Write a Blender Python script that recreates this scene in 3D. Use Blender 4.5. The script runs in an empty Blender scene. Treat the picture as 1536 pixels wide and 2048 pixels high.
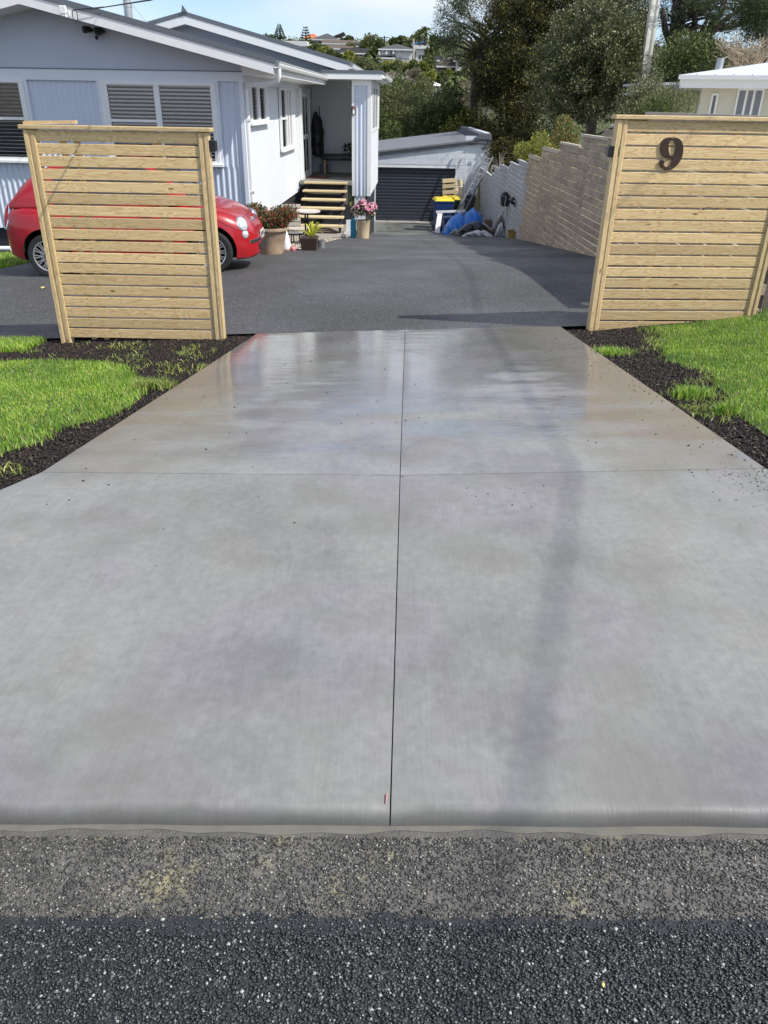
import bpy, bmesh, math, random
import numpy as np
from mathutils import Vector, Matrix
from mathutils.bvhtree import BVHTree
random.seed(7); RNG = np.random.default_rng(11)
R = math.radians
S = bpy.context.scene
C = S.collection

# ------------------------------------------------------------------ camera
F, PITCH, ROLL, EYE = 1545.0, R(27.9), R(1.04), 1.6
fwd = Vector((0, math.cos(PITCH), -math.sin(PITCH)))
r0 = Vector((1, 0, 0)); u0 = r0.cross(fwd)
rt = r0*math.cos(ROLL) + u0*math.sin(ROLL)
up = -r0*math.sin(ROLL) + u0*math.cos(ROLL)
cam = bpy.data.cameras.new('camera'); co = bpy.data.objects.new('camera', cam); C.objects.link(co)
co.matrix_world = Matrix(((rt.x, up.x, -fwd.x, 0), (rt.y, up.y, -fwd.y, 0), (rt.z, up.z, -fwd.z, EYE), (0, 0, 0, 1)))
cam.sensor_fit = 'HORIZONTAL'; cam.sensor_width = 36; cam.lens = F/1536*36
cam.clip_start = 0.05; cam.clip_end = 3000
S.camera = co

# ------------------------------------------------------------------ sun, sky, exposure
SUN_EL = R(45); SUN_DIR = Vector((1.0, -0.42, 0)).normalized()*math.cos(SUN_EL) + Vector((0, 0, math.sin(SUN_EL)))
sl = bpy.data.lights.new('sun', 'SUN'); so = bpy.data.objects.new('sun', sl); C.objects.link(so)
sl.energy = 4.4; sl.angle = R(0.55); sl.color = (1.0, 0.955, 0.88)
so.rotation_euler = (-SUN_DIR).to_track_quat('-Z', 'Y').to_euler()
W = bpy.data.worlds.new('World'); S.world = W; W.use_nodes = True
wn = W.node_tree; wn.nodes.clear()
def wnode(t, **k):
    n = wn.nodes.new(t)
    for a, b in k.items(): setattr(n, a, b)
    return n
sky = wnode('ShaderNodeTexSky', sky_type='NISHITA', sun_disc=False)
sky.sun_elevation = SUN_EL; sky.sun_rotation = math.atan2(SUN_DIR.x, SUN_DIR.y)
sky.air_density = 1.0; sky.dust_density = 0.3; sky.ozone_density = 3.0; sky.altitude = 50
tc = wnode('ShaderNodeTexCoord'); mp = wnode('ShaderNodeMapping'); mp.inputs['Scale'].default_value = (1.0, 1.0, 3.2)
mp.inputs['Location'].default_value = (2.3, 0.4, 0.2)
nz = wnode('ShaderNodeTexNoise'); nz.inputs['Scale'].default_value = 2.1; nz.inputs['Detail'].default_value = 7; nz.inputs['Roughness'].default_value = 0.52
cr = wnode('ShaderNodeValToRGB'); cr.color_ramp.elements[0].position = 0.38; cr.color_ramp.elements[1].position = 0.60
cr.color_ramp.elements[0].color = (0, 0, 0, 1); cr.color_ramp.elements[1].color = (0.85, 0.85, 0.85, 1)
mx = wnode('ShaderNodeMix', data_type='RGBA'); mx.inputs[7].default_value = (6.0, 6.2, 6.6, 1)
tint = wnode('ShaderNodeMix', data_type='RGBA', blend_type='MULTIPLY'); tint.inputs[0].default_value = 1; tint.inputs[7].default_value = (0.89, 0.905, 1.05, 1)
bg = wnode('ShaderNodeBackground'); bg.inputs['Strength'].default_value = 0.14
ow = wnode('ShaderNodeOutputWorld')
L = wn.links.new
L(tc.outputs['Generated'], mp.inputs[0]); L(mp.outputs[0], nz.inputs[0]); L(nz.outputs[0], cr.inputs[0])
L(sky.outputs[0], tint.inputs[6]); L(tint.outputs[2], mx.inputs[6]); L(cr.outputs[0], mx.inputs[0]); L(mx.outputs[2], bg.inputs[0]); L(bg.outputs[0], ow.inputs[0])
S.view_settings.view_transform = 'Standard'; S.view_settings.look = 'None'
S.view_settings.exposure = 0.22; S.view_settings.gamma = 1; S.view_settings.use_curve_mapping = False

# ------------------------------------------------------------------ pixel helpers (a pixel of the photograph to a point of the place)
def ray(x, y): return rt*(x-768) + up*(1024-y) + fwd*F
def at(x, y, Y):
    d = ray(x, y); return Vector((0, 0, EYE)) + d*(Y/d.y)
def on(x, y, P, N):
    d = ray(x, y); o = Vector((0, 0, EYE)); return o + d*((Vector(P)-o).dot(N)/d.dot(N))

# ------------------------------------------------------------------ terrain
TY = np.array([-60, -8, 1.2, 1.5, 3.35, 7.2, 11.1, 13.3, 17, 20.7, 24, 28, 31, 40, 55, 75, 92, 110, 150, 200, 220, 235, 265, 330, 500, 900], float)
TZ = np.array([-.0, -.0, -.0, 0.0, .03, -.33, -.48, -.68, -1.04, -1.42, -1.85, -2.27, -2.38, -3.2, -2.6, -.6, 2.0, 3.4, 6.6, 11.9, 14.6, 16.0, 17.0, 14, 0, -30], float)
CY = np.array([-60, 1.3, 3.35, 7.2, 11.1, 13.3, 20, 31, 900], float)
CZ = np.array([0, .02, .028, .042, .042, .02, 0, 0, 0], float)
_m = np.gradient(TZ, TY)
def T(X, Y):
    X = np.asarray(X, float); Y = np.asarray(Y, float)
    i = np.clip(np.searchsorted(TY, Y)-1, 0, len(TY)-2)
    h = TY[i+1]-TY[i]; t = np.clip((Y-TY[i])/h, 0, 1)
    z = (2*t**3-3*t**2+1)*TZ[i] + (t**3-2*t**2+t)*h*_m[i] + (-2*t**3+3*t**2)*TZ[i+1] + (t**3-t**2)*h*_m[i+1]
    # the three-point tangents near the kerb are kept flat
    lin = np.interp(Y, TY, TZ); z = np.where(Y < 7.2, lin, z)
    xc = np.clip(X, -9, 9)
    z = z + np.interp(Y, CY, CZ)*xc
    z = z + np.clip(X-2.0, 0, 4)*.06*np.clip((Y-3.2)/3, 0, 1)*np.clip((13-Y)/3, 0, 1)
    far = np.clip((Y-60)/60, 0, 1)
    z = z + far*(.35*np.sin(X*.045+1)+.25*np.sin(X*.11+Y*.05)-.35) - np.clip(np.abs(X)-110, 0, 400)*.03*far
    return z
def Tz(x, y): return float(T(x, y))
def G(px, py, off=0.0):
    d = ray(px, py); o = Vector((0, 0, EYE)); t = .3/d.y
    lo, hi = t, 500/d.y
    n = 400; prev = lo
    for k in range(1, n+1):
        tt = lo*(hi/lo)**(k/n); p = o + d*tt
        if p.z < Tz(p.x, p.y)+off:
            a, b = prev, tt
            for _ in range(24):
                m = (a+b)/2; p = o+d*m
                if p.z < Tz(p.x, p.y)+off: b = m
                else: a = m
            p = o+d*b; return p
        prev = tt
    return o+d*hi

# ------------------------------------------------------------------ materials
def M(name, rgb, rough=.6, metal=0, spec=None, var=.12, scale=6, bump=0, bscale=60, rand=0, coat=0, transl=0, emis=None, detail=5, island=0, stretch=None, rvar=0):
    m = bpy.data.materials.new(name); m.use_nodes = True; nt = m.node_tree; nd = nt.nodes; ln = nt.links.new
    p = nd['Principled BSDF']; p.inputs['Roughness'].default_value = rough; p.inputs['Metallic'].default_value = metal
    if spec is not None: p.inputs['Specular IOR Level'].default_value = spec
    if coat: p.inputs['Coat Weight'].default_value = coat; p.inputs['Coat Roughness'].default_value = .05
    t = nd.new('ShaderNodeTexCoord'); src = t.outputs['Object']
    if rand:
        oj = nd.new('ShaderNodeObjectInfo'); cx3 = nd.new('ShaderNodeCombineXYZ'); [ln(oj.outputs['Random'], cx3.inputs[i]) for i in range(3)]
        va = nd.new('ShaderNodeVectorMath'); va.operation = 'MULTIPLY_ADD'; va.inputs[1].default_value = (91, 57, 73); ln(cx3.outputs[0], va.inputs[0]); ln(src, va.inputs[2]); src = va.outputs[0]
    if stretch:
        q = nd.new('ShaderNodeMapping'); q.inputs['Scale'].default_value = stretch; ln(src, q.inputs[0]); src = q.outputs[0]
    n = nd.new('ShaderNodeTexNoise'); n.inputs['Scale'].default_value = scale; n.inputs['Detail'].default_value = detail; n.inputs['Roughness'].default_value = .6
    ln(src, n.inputs[0])
    mr = nd.new('ShaderNodeMapRange'); mr.inputs[1].default_value = .25; mr.inputs[2].default_value = .75
    mr.inputs[3].default_value = 1-var; mr.inputs[4].default_value = 1+var; ln(n.outputs[0], mr.inputs[0])
    val = mr.outputs[0]
    if rand or island:
        if rand:
            oi = nd.new('ShaderNodeObjectInfo'); rv = oi.outputs['Random']; amp = rand
        else:
            g = nd.new('ShaderNodeNewGeometry'); rv = g.outputs['Random Per Island']; amp = island
        m2 = nd.new('ShaderNodeMapRange'); m2.inputs[3].default_value = 1-amp; m2.inputs[4].default_value = 1+amp; ln(rv, m2.inputs[0])
        mu = nd.new('ShaderNodeMath'); mu.operation = 'MULTIPLY'; ln(val, mu.inputs[0]); ln(m2.outputs[0], mu.inputs[1]); val = mu.outputs[0]
    mixc = nd.new('ShaderNodeMix'); mixc.data_type = 'RGBA'; mixc.blend_type = 'MULTIPLY'; mixc.inputs[0].default_value = 1
    mixc.inputs[6].default_value = (*rgb, 1)
    cb = nd.new('ShaderNodeCombineColor'); ln(val, cb.inputs[0]); ln(val, cb.inputs[1]); ln(val, cb.inputs[2]); ln(cb.outputs[0], mixc.inputs[7])
    ln(mixc.outputs[2], p.inputs['Base Color'])
    if rvar:
        m3 = nd.new('ShaderNodeMapRange'); m3.inputs[1].default_value = .3; m3.inputs[2].default_value = .7
        m3.inputs[3].default_value = max(.02, rough-rvar); m3.inputs[4].default_value = rough+rvar; ln(n.outputs[0], m3.inputs[0]); ln(m3.outputs[0], p.inputs['Roughness'])
    if bump:
        b = nd.new('ShaderNodeBump'); b.inputs['Strength'].default_value = 1; b.inputs['Distance'].default_value = bump
        n2 = nd.new('ShaderNodeTexNoise'); n2.inputs['Scale'].default_value = bscale; n2.inputs['Detail'].default_value = 4; ln(src, n2.inputs[0])
        ln(n2.outputs[0], b.inputs['Height']); ln(b.outputs[0], p.inputs['Normal'])
    if transl:
        tr = nd.new('ShaderNodeBsdfTranslucent'); ln(mixc.outputs[2], tr.inputs[0]); ms = nd.new('ShaderNodeMixShader'); ms.inputs[0].default_value = transl
        ln(p.outputs[0], ms.inputs[1]); ln(tr.outputs[0], ms.inputs[2]); ln(ms.outputs[0], nd['Material Output'].inputs[0])
    return m
def N(m, t, **k):
    n = m.node_tree.nodes.new(t)
    for a, b in k.items():
        if a == 'ins':
            for i, v in b.items(): n.inputs[i].default_value = v
        else: setattr(n, a, b)
    return n
def ramp(m, src, stops):
    n = N(m, 'ShaderNodeValToRGB'); e = n.color_ramp.elements
    while len(e) < len(stops): e.new(.5)
    for i, (p, c) in enumerate(stops): e[i].position = p; e[i].color = (*c, 1) if len(c) == 3 else c
    m.node_tree.links.new(src, n.inputs[0]); return n
def blank(name, rough=.5):
    m = bpy.data.materials.new(name); m.use_nodes = True; m.node_tree.nodes['Principled BSDF'].inputs['Roughness'].default_value = rough; return m

def wood(name, light, dark, scale=1.0, rough=.6):
    m = blank(name, rough); ln = m.node_tree.links.new; p = m.node_tree.nodes['Principled BSDF']
    t = N(m, 'ShaderNodeTexCoord'); oi = N(m, 'ShaderNodeObjectInfo')
    mul = N(m, 'ShaderNodeVectorMath', operation='MULTIPLY', ins={1: (97.0, 41.0, 63.0)})
    cmb = N(m, 'ShaderNodeCombineXYZ'); ln(oi.outputs['Random'], cmb.inputs[0]); ln(oi.outputs['Random'], cmb.inputs[1]); ln(oi.outputs['Random'], cmb.inputs[2])
    ln(cmb.outputs[0], mul.inputs[0])
    add = N(m, 'ShaderNodeVectorMath', operation='ADD'); ln(t.outputs['Object'], add.inputs[0]); ln(mul.outputs[0], add.inputs[1])
    mp = N(m, 'ShaderNodeMapping', ins={'Scale': (1.1*scale, 7*scale, 7*scale)}); ln(add.outputs[0], mp.inputs[0])
    n0 = N(m, 'ShaderNodeTexNoise', ins={'Scale': 1.6, 'Detail': 2, 'Distortion': .3}); ln(mp.outputs[0], n0.inputs[0])
    # ring lines of a smooth field: cathedral grain
    w = N(m, 'ShaderNodeMath', operation='MULTIPLY', ins={1: 15.0}); ln(n0.outputs[0], w.inputs[0])
    fr = N(m, 'ShaderNodeMath', operation='FRACT'); ln(w.outputs[0], fr.inputs[0])
    mp2 = N(m, 'ShaderNodeMapping', ins={'Scale': (3, 160, 160)}); ln(add.outputs[0], mp2.inputs[0])
    n1 = N(m, 'ShaderNodeTexNoise', ins={'Scale': 1.0, 'Detail': 3}); ln(mp2.outputs[0], n1.inputs[0])
    vo = N(m, 'ShaderNodeTexVoronoi', ins={'Scale': 1.7}); mpk = N(m, 'ShaderNodeMapping', ins={'Scale': (1.3, 4, 4)}); ln(add.outputs[0], mpk.inputs[0]); ln(mpk.outputs[0], vo.inputs[0])
    kn = ramp(m, vo.outputs['Distance'], [(0.035, (1, 1, 1)), (0.08, (0, 0, 0))])
    mid = tuple((a*.45+b*.55) for a, b in zip(light, dark))
    r1 = ramp(m, fr.outputs[0], [(0.0, light), (0.5, tuple(a*.92 for a in light)), (0.86, mid), (1.0, light)])
    c1 = N(m, 'ShaderNodeMix', data_type='RGBA', blend_type='MULTIPLY', ins={0: .5}); ln(r1.outputs[0], c1.inputs[6])
    r2 = ramp(m, n1.outputs[0], [(0.3, (.66, .60, .50)), (0.7, (1.14, 1.12, 1.08))]); ln(r2.outputs[0], c1.inputs[7])
    c2 = N(m, 'ShaderNodeMix', data_type='RGBA', ins={7: (*tuple(x*.5 for x in dark), 1)}); ln(c1.outputs[2], c2.inputs[6]); ln(kn.outputs[0], c2.inputs[0])
    rr = N(m, 'ShaderNodeMapRange', ins={3: .80, 4: 1.14}); ln(oi.outputs['Random'], rr.inputs[0])
    sc = N(m, 'ShaderNodeVectorMath', operation='SCALE'); ln(c2.outputs[2], sc.inputs[0]); ln(rr.outputs[0], sc.inputs['Scale'])
    ln(sc.outputs[0], p.inputs['Base Color'])
    b = N(m, 'ShaderNodeBump', ins={'Distance': .0006}); ln(n1.outputs[0], b.inputs['Height']); ln(b.outputs[0], p.inputs['Normal'])
    return m

# ------------------------------------------------------------------ mesh helpers
def tag(o, label=None, cat=None, group=None, kind=None):
    if label: o['label'] = label
    if cat: o['category'] = cat
    if group: o['group'] = group
    if kind: o['kind'] = kind
    return o
def thing(name, label, cat, loc=(0, 0, 0), rz=0, group=None):
    o = bpy.data.objects.new(name, None); C.objects.link(o); o.location = loc; o.rotation_euler = (0, 0, rz); o.empty_display_size = .1
    return tag(o, label, cat, group)
def worldmat(o):
    m = Matrix.Identity(4)
    while o: m = (Matrix.Translation(o.location) @ o.rotation_euler.to_matrix().to_4x4()) @ m; o = o.parent
    return m
class MB:
    def __init__(s): s.v = []; s.f = []; s.mi = []; s.cur = 0
    def add(s, vs, fs):
        b = len(s.v); s.v += [tuple(v) for v in vs]; s.f += [tuple(b+i for i in f) for f in fs]; s.mi += [s.cur]*len(fs); return s
    def box(s, x0, x1, y0, y1, z0, z1):
        return s.add([(x0, y0, z0), (x1, y0, z0), (x1, y1, z0), (x0, y1, z0), (x0, y0, z1), (x1, y0, z1), (x1, y1, z1), (x0, y1, z1)],
                     [(0, 3, 2, 1), (4, 5, 6, 7), (0, 1, 5, 4), (1, 2, 6, 5), (2, 3, 7, 6), (3, 0, 4, 7)])
    def obox(s, c, ax, ay, az):   # centre and three half vectors
        c, ax, ay, az = map(Vector, (c, ax, ay, az))
        P = [c+ax*i+ay*j+az*k for k in (-1, 1) for j in (-1, 1) for i in (-1, 1)]
        return s.add(P, [(0, 2, 3, 1), (4, 5, 7, 6), (0, 1, 5, 4), (1, 3, 7, 5), (3, 2, 6, 7), (2, 0, 4, 6)])
    def bar(s, a, b, w, h, upv=(0, 0, 1)):
        a, b = Vector(a), Vector(b); d = (b-a); l = d.length/2; d.normalize(); uz = Vector(upv); sx = d.cross(uz)
        if sx.length < 1e-4: sx = d.cross(Vector((1, 0, 0)))
        sx.normalize(); uz = sx.cross(d); return s.obox((a+b)/2, d*l, sx*w/2, uz*h/2)
    def tube(s, pts, r, n=8, cap=True):
        pts = [Vector(p) for p in pts]; rs = r if isinstance(r, (list, tuple)) else [r]*len(pts); vs = []; fs = []
        ref = None
        for i, p in enumerate(pts):
            d = (pts[min(i+1, len(pts)-1)]-pts[max(i-1, 0)]).normalized()
            if ref is None: ref = d.cross(Vector((0, 0, 1))); ref = ref if ref.length > .1 else d.cross(Vector((0, 1, 0)))
            ref = (ref - d*ref.dot(d)).normalized(); b = d.cross(ref)
            vs += [p + (ref*math.cos(2*math.pi*k/n)+b*math.sin(2*math.pi*k/n))*rs[i] for k in range(n)]
        for i in range(len(pts)-1):
            for k in range(n): fs.append((i*n+k, i*n+(k+1) % n, (i+1)*n+(k+1) % n, (i+1)*n+k))
        if cap: fs += [tuple(range(n))[::-1], tuple((len(pts)-1)*n+k for k in range(n))]
        return s.add(vs, fs)
    def lathe(s, prof, c=(0, 0, 0), n=24, axis='z'):
        vs = []; fs = []; c = Vector(c)
        for (r, z) in prof:
            for k in range(n):
                a = 2*math.pi*k/n; x, y = r*math.cos(a), r*math.sin(a)
                vs.append(c + (Vector((x, y, z)) if axis == 'z' else Vector((x, z, y)) if axis == 'y' else Vector((z, x, y))))
        for i in range(len(prof)-1):
            for k in range(n): fs.append((i*n+k, i*n+(k+1) % n, (i+1)*n+(k+1) % n, (i+1)*n+k))
        return s.add(vs, fs)
    def prism(s, poly, vec):     # poly: 3d points of one face, extruded along vec
        poly = [Vector(p) for p in poly]; n = len(poly); vec = Vector(vec)
        return s.add(poly + [p+vec for p in poly], [tuple(range(n))[::-1], tuple(range(n, 2*n))] + [(i, (i+1) % n, n+(i+1) % n, n+i) for i in range(n)])
    def grid(s, fn, nu, nv):
        vs = [fn(i/nu, j/nv) for j in range(nv+1) for i in range(nu+1)]
        return s.add(vs, [(j*(nu+1)+i, j*(nu+1)+i+1, (j+1)*(nu+1)+i+1, (j+1)*(nu+1)+i) for j in range(nv) for i in range(nu)])
    def blob(s, c, r, n=8, m=6, j=0.0):
        vs = []; fs = []; c = Vector(c); r = (r, r, r) if isinstance(r, (int, float)) else r
        for i in range(m+1):
            for k in range(n):
                a = 2*math.pi*k/n; t = math.pi*i/m; q = 1+random.uniform(-j, j)
                vs.append(c+Vector((r[0]*math.sin(t)*math.cos(a)*q, r[1]*math.sin(t)*math.sin(a)*q, r[2]*math.cos(t)*q)))
        for i in range(m):
            for k in range(n): fs.append((i*n+k, (i+1)*n+k, (i+1)*n+(k+1) % n, i*n+(k+1) % n))
        return s.add(vs, fs)
    def mesh(s, name, mats, smooth=False):
        me = bpy.data.meshes.new(name); me.from_pydata(s.v, [], s.f)
        mats = mats if isinstance(mats, (list, tuple)) else [mats]
        for m in mats: me.materials.append(m)
        if len(mats) > 1: me.polygons.foreach_set('material_index', s.mi)
        bm = bmesh.new(); bm.from_mesh(me); bmesh.ops.recalc_face_normals(bm, faces=bm.faces); bm.to_mesh(me); bm.free()
        if smooth: me.polygons.foreach_set('use_smooth', [True]*len(me.polygons))
        me.update(); return me
    def build(s, name, mats, parent=None, smooth=False, local=False, bevel=0, origin=None):
        if parent and not local:
            inv = worldmat(parent).inverted(); s.v = [tuple(inv @ Vector(v)) for v in s.v]
        org = Vector((0, 0, 0))
        if origin is not None:
            org = Vector(origin) if not (parent and not local) else inv @ Vector(origin)
            s.v = [(a-org.x, b-org.y, c-org.z) for a, b, c in s.v]
        me = s.mesh(name, mats, smooth)
        if bevel:
            bm = bmesh.new(); bm.from_mesh(me); bmesh.ops.bevel(bm, geom=[e for e in bm.edges if e.calc_face_angle(0) > .7], offset=bevel, segments=1, affect='EDGES', clamp_overlap=True); bm.to_mesh(me); bm.free()
        o = bpy.data.objects.new(name, me); C.objects.link(o); o.location = org
        if parent: o.parent = parent
        if smooth and smooth != 'all':
            try: me.set_sharp_from_angle(angle=R(38))
            except Exception: pass
        return o
def dup(o, parent, loc=None):
    c = o.copy(); C.objects.link(c); c.parent = parent
    if loc is not None: c.location = loc
    return c
def copy_tree(o, parent=None):
    c = o.copy(); C.objects.link(c); c.parent = parent
    for ch in list(o.children): copy_tree(ch, c)
    return c
def fast(name, V, Fc, mat, parent=None, attr=None):
    me = bpy.data.meshes.new(name); V = np.asarray(V, np.float32); Fc = np.asarray(Fc, np.int32)
    k = Fc.shape[1]; me.vertices.add(len(V)); me.vertices.foreach_set('co', V.ravel())
    me.loops.add(Fc.size); me.loops.foreach_set('vertex_index', Fc.ravel())
    me.polygons.add(len(Fc)); me.polygons.foreach_set('loop_start', np.arange(0, Fc.size, k, dtype=np.int32))
    me.update(calc_edges=True); me.validate(); me.materials.append(mat)
    o = bpy.data.objects.new(name, me); C.objects.link(o)
    if parent: o.parent = parent
    return o
def inpoly(P, x, y):
    x = np.asarray(x); y = np.asarray(y); c = np.zeros(x.shape, bool); n = len(P)
    for i in range(n):
        x1, y1 = P[i][:2]; x2, y2 = P[(i+1) % n][:2]
        m = ((y1 > y) != (y2 > y)) & (x < (x2-x1)*(y-y1)/((y2-y1) or 1e-9)+x1); c ^= m
    return c

# ------------------------------------------------------------------ common materials
m_paint = M('paint_blue_white', (.70, .735, .76), .55, var=.025, scale=2, bump=.0008, bscale=90)
m_trim = M('paint_trim_white', (.70, .75, .80), .45, var=.03, scale=3)
m_white = M('paint_white', (.80, .81, .80), .4, var=.03)
m_grayroof = M('roof_grey_steel', (.14, .16, .18), .42, metal=.2, var=.06)
m_glass = M('window_glass', (.03, .035, .04), .06, var=.1, spec=.7)
m_black = M('black_powdercoat', (.012, .013, .015), .38, var=.1)
m_blackp = M('black_plastic', (.015, .015, .016), .6, var=.15)
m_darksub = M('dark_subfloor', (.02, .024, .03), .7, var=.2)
m_pine = wood('pine_boards', (.74, .56, .30), (.40, .21, .08))
m_pine2 = wood('pine_posts', (.70, .54, .30), (.40, .25, .11))
m_step = wood('pine_treads', (.72, .60, .38), (.5, .36, .2))
m_oldwood = wood('weathered_timber', (.21, .18, .15), (.09, .075, .06))
m_alu = M('aluminium', (.58, .59, .60), .55, metal=.6, var=.08, rvar=.08)
m_galv = M('galvanised_steel', (.45, .47, .48), .4, metal=.7, var=.12)
m_conc = M('weathered_concrete', (.32, .31, .28), .85, var=.22, scale=5, bump=.003, bscale=80)
m_soilm = None

# ================================================================== THE SETTING: ground
def xyz(X, Y, off=0.0): return (X, Y, Tz(X, Y)+off)
def axis(parts):
    a = np.concatenate([np.arange(p0, p1, st) for p0, p1, st in parts]); return np.unique(np.round(a, 4))
def sheet(name, xs, ys, mat, off=0, kind='structure', smooth=True, zf=None):
    X, Y = np.meshgrid(xs, ys); Z = T(X, Y)+off
    if zf is not None: Z = Z+zf(X, Y)
    V = np.stack([X.ravel(), Y.ravel(), Z.ravel()], 1); nx = len(xs); ny = len(ys)
    i = np.arange(nx-1)[None, :]+np.arange(ny-1)[:, None]*nx; i = i.ravel()
    o = fast(name, V, np.stack([i, i+1, i+nx+1, i+nx], 1), mat)
    if smooth: o.data.polygons.foreach_set('use_smooth', [True]*len(o.data.polygons))
    return tag(o, kind=kind)
m_soil = M('dark_garden_soil', (.020, .014, .011), .9, var=.45, scale=40, bump=.006, bscale=160)
m_hillside = M('hillside_scrub', (.08, .09, .035), .9, var=.5, scale=.25, detail=8)
def graded(X, Y): return np.where(Y < 1.36, -.03, 0.0)*1.0 - .02*np.clip((Y-7.2)/1, 0, 1)
sheet('ground', axis([(-60, -8, 4), (-8, -4, .4), (-4, 6, .12), (6, 12, .5), (12, 64, 4)]), axis([(-30, 0, 3), (0, 9, .12), (9, 34, .5), (34, 62, 2)]), m_soil, -.012, zf=graded)
sheet('hill', axis([(-400, -120, 20), (-120, 130, 4), (130, 410, 20)]), axis([(60, 280, 4), (280, 900, 30)]), m_hillside, 0)

# --- concrete material
def slab_mat(name, base, sx, sy, wet):
    m = blank(name); ln = m.node_tree.links.new; p = m.node_tree.nodes['Principled BSDF']
    t = N(m, 'ShaderNodeTexCoord'); src = t.outputs['Object']
    big = N(m, 'ShaderNodeTexNoise', ins={'Scale': 1.15, 'Detail': 7, 'Roughness': .6}); ln(src, big.inputs[0])
    mid = N(m, 'ShaderNodeTexNoise', ins={'Scale': 26, 'Detail': 6, 'Roughness': .65}); ln(src, mid.inputs[0])
    mp = N(m, 'ShaderNodeMapping', ins={'Scale': (sx, sy, 1), 'Rotation': (0, 0, .06)}); ln(src, mp.inputs[0])
    st = N(m, 'ShaderNodeTexNoise', ins={'Scale': 1, 'Detail': 4, 'Roughness': .6}); ln(mp.outputs[0], st.inputs[0])
    a = ramp(m, big.outputs['Fac'], [(.34, tuple(b*.78 for b in base)), (.44, tuple(b*.92 for b in base)), (.47, base), (.62, tuple(b*1.13 for b in base))])
    # faint lilac and green casts of the curing concrete
    hue = ramp(m, big.outputs['Color'], [(.36, (.97, 1.0, 1.02)), (.46, (1.03, .98, 1.02)), (.54, (.975, 1.02, .975)), (.64, (1.03, 1.01, .96))])
    c0 = N(m, 'ShaderNodeMix', data_type='RGBA', blend_type='MULTIPLY', ins={0: .9}); ln(a.outputs[0], c0.inputs[6]); ln(hue.outputs[0], c0.inputs[7])
    s2 = ramp(m, st.outputs['Fac'], [(.25, (.93,)*3), (.75, (1.06,)*3)])
    c1 = N(m, 'ShaderNodeMix', data_type='RGBA', blend_type='MULTIPLY', ins={0: .8}); ln(c0.outputs[2], c1.inputs[6]); ln(s2.outputs[0], c1.inputs[7])
    s3 = ramp(m, mid.outputs['Fac'], [(.3, (.84,)*3), (.7, (1.13,)*3)])
    c2 = N(m, 'ShaderNodeMix', data_type='RGBA', blend_type='MULTIPLY', ins={0: .8}); ln(c1.outputs[2], c2.inputs[6]); ln(s3.outputs[0], c2.inputs[7])
    # grey-brown stained rims
    n5 = N(m, 'ShaderNodeTexNoise', ins={'Scale': 2.2, 'Detail': 4}); ln(src, n5.inputs[0])
    rim = ramp(m, n5.outputs['Fac'], [(.5, (0, 0, 0)), (.66, (.55,)*3)])
    c3 = N(m, 'ShaderNodeMix', data_type='RGBA', ins={7: (base[0]*.78, base[1]*.75, base[2]*.66, 1)}); ln(c2.outputs[2], c3.inputs[6]); ln(rim.outputs[0], c3.inputs[0])
    por = N(m, 'ShaderNodeTexVoronoi', ins={'Scale': 42}); ln(src, por.inputs[0])
    pr_ = ramp(m, por.outputs['Distance'], [(.025, (.45,)*3), (.06, (1,)*3)])
    pm_ = N(m, 'ShaderNodeTexNoise', ins={'Scale': 3.3, 'Detail': 2}); ln(src, pm_.inputs[0]); pk = ramp(m, pm_.outputs['Fac'], [(.5, (0,)*3), (.62, (.8,)*3)])
    c3b = N(m, 'ShaderNodeMix', data_type='RGBA', blend_type='MULTIPLY'); ln(c3.outputs[2], c3b.inputs[6]); ln(pr_.outputs[0], c3b.inputs[7]); ln(pk.outputs[0], c3b.inputs[0])
    wv = N(m, 'ShaderNodeMapping', ins={'Scale': (5.5, .55, 1), 'Rotation': (0, 0, -.30)}); ln(src, wv.inputs[0])
    wn2 = N(m, 'ShaderNodeTexNoise', ins={'Scale': 1, 'Detail': 4, 'Roughness': .5, 'Distortion': .6}); ln(wv.outputs[0], wn2.inputs[0])
    wr = ramp(m, wn2.outputs['Fac'], [(.34, (.95,)*3), (.5, (1,)*3), (.66, (1.03,)*3)])
    c3 = N(m, 'ShaderNodeMix', data_type='RGBA', blend_type='MULTIPLY', ins={0: 1}); ln(c3b.outputs[2], c3.inputs[6]); ln(wr.outputs[0], c3.inputs[7])
    mwet = N(m, 'ShaderNodeMapping', ins={'Scale': (.8, 2.0, 1), 'Location': (.4, .9, 0)}); ln(src, mwet.inputs[0])
    wn_ = N(m, 'ShaderNodeTexNoise', ins={'Scale': 1.3, 'Detail': 5, 'Roughness': .55}); ln(mwet.outputs[0], wn_.inputs[0])
    sy_ = N(m, 'ShaderNodeSeparateXYZ'); ln(src, sy_.inputs[0])
    if wet:
        ax_ = N(m, 'ShaderNodeMath', operation='SUBTRACT', ins={1: .08}); ln(sy_.outputs[0], ax_.inputs[0]); ab_ = N(m, 'ShaderNodeMath', operation='ABSOLUTE'); ln(ax_.outputs[0], ab_.inputs[0])
        an_ = N(m, 'ShaderNodeMath', operation='MULTIPLY_ADD', ins={1: 1.1}); ln(n5.outputs['Fac'], an_.inputs[0]); ln(ab_.outputs[0], an_.inputs[2])
        ar_ = N(m, 'ShaderNodeMapRange', ins={1: 1.42, 2: 1.85, 3: 0, 4: .45}); ln(an_.outputs[0], ar_.inputs[0])
        c3d = N(m, 'ShaderNodeMix', data_type='RGBA', ins={7: (.20, .178, .135, 1)}); ln(c3.outputs[2], c3d.inputs[6]); ln(ar_.outputs[0], c3d.inputs[0]); c3 = c3d
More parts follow.
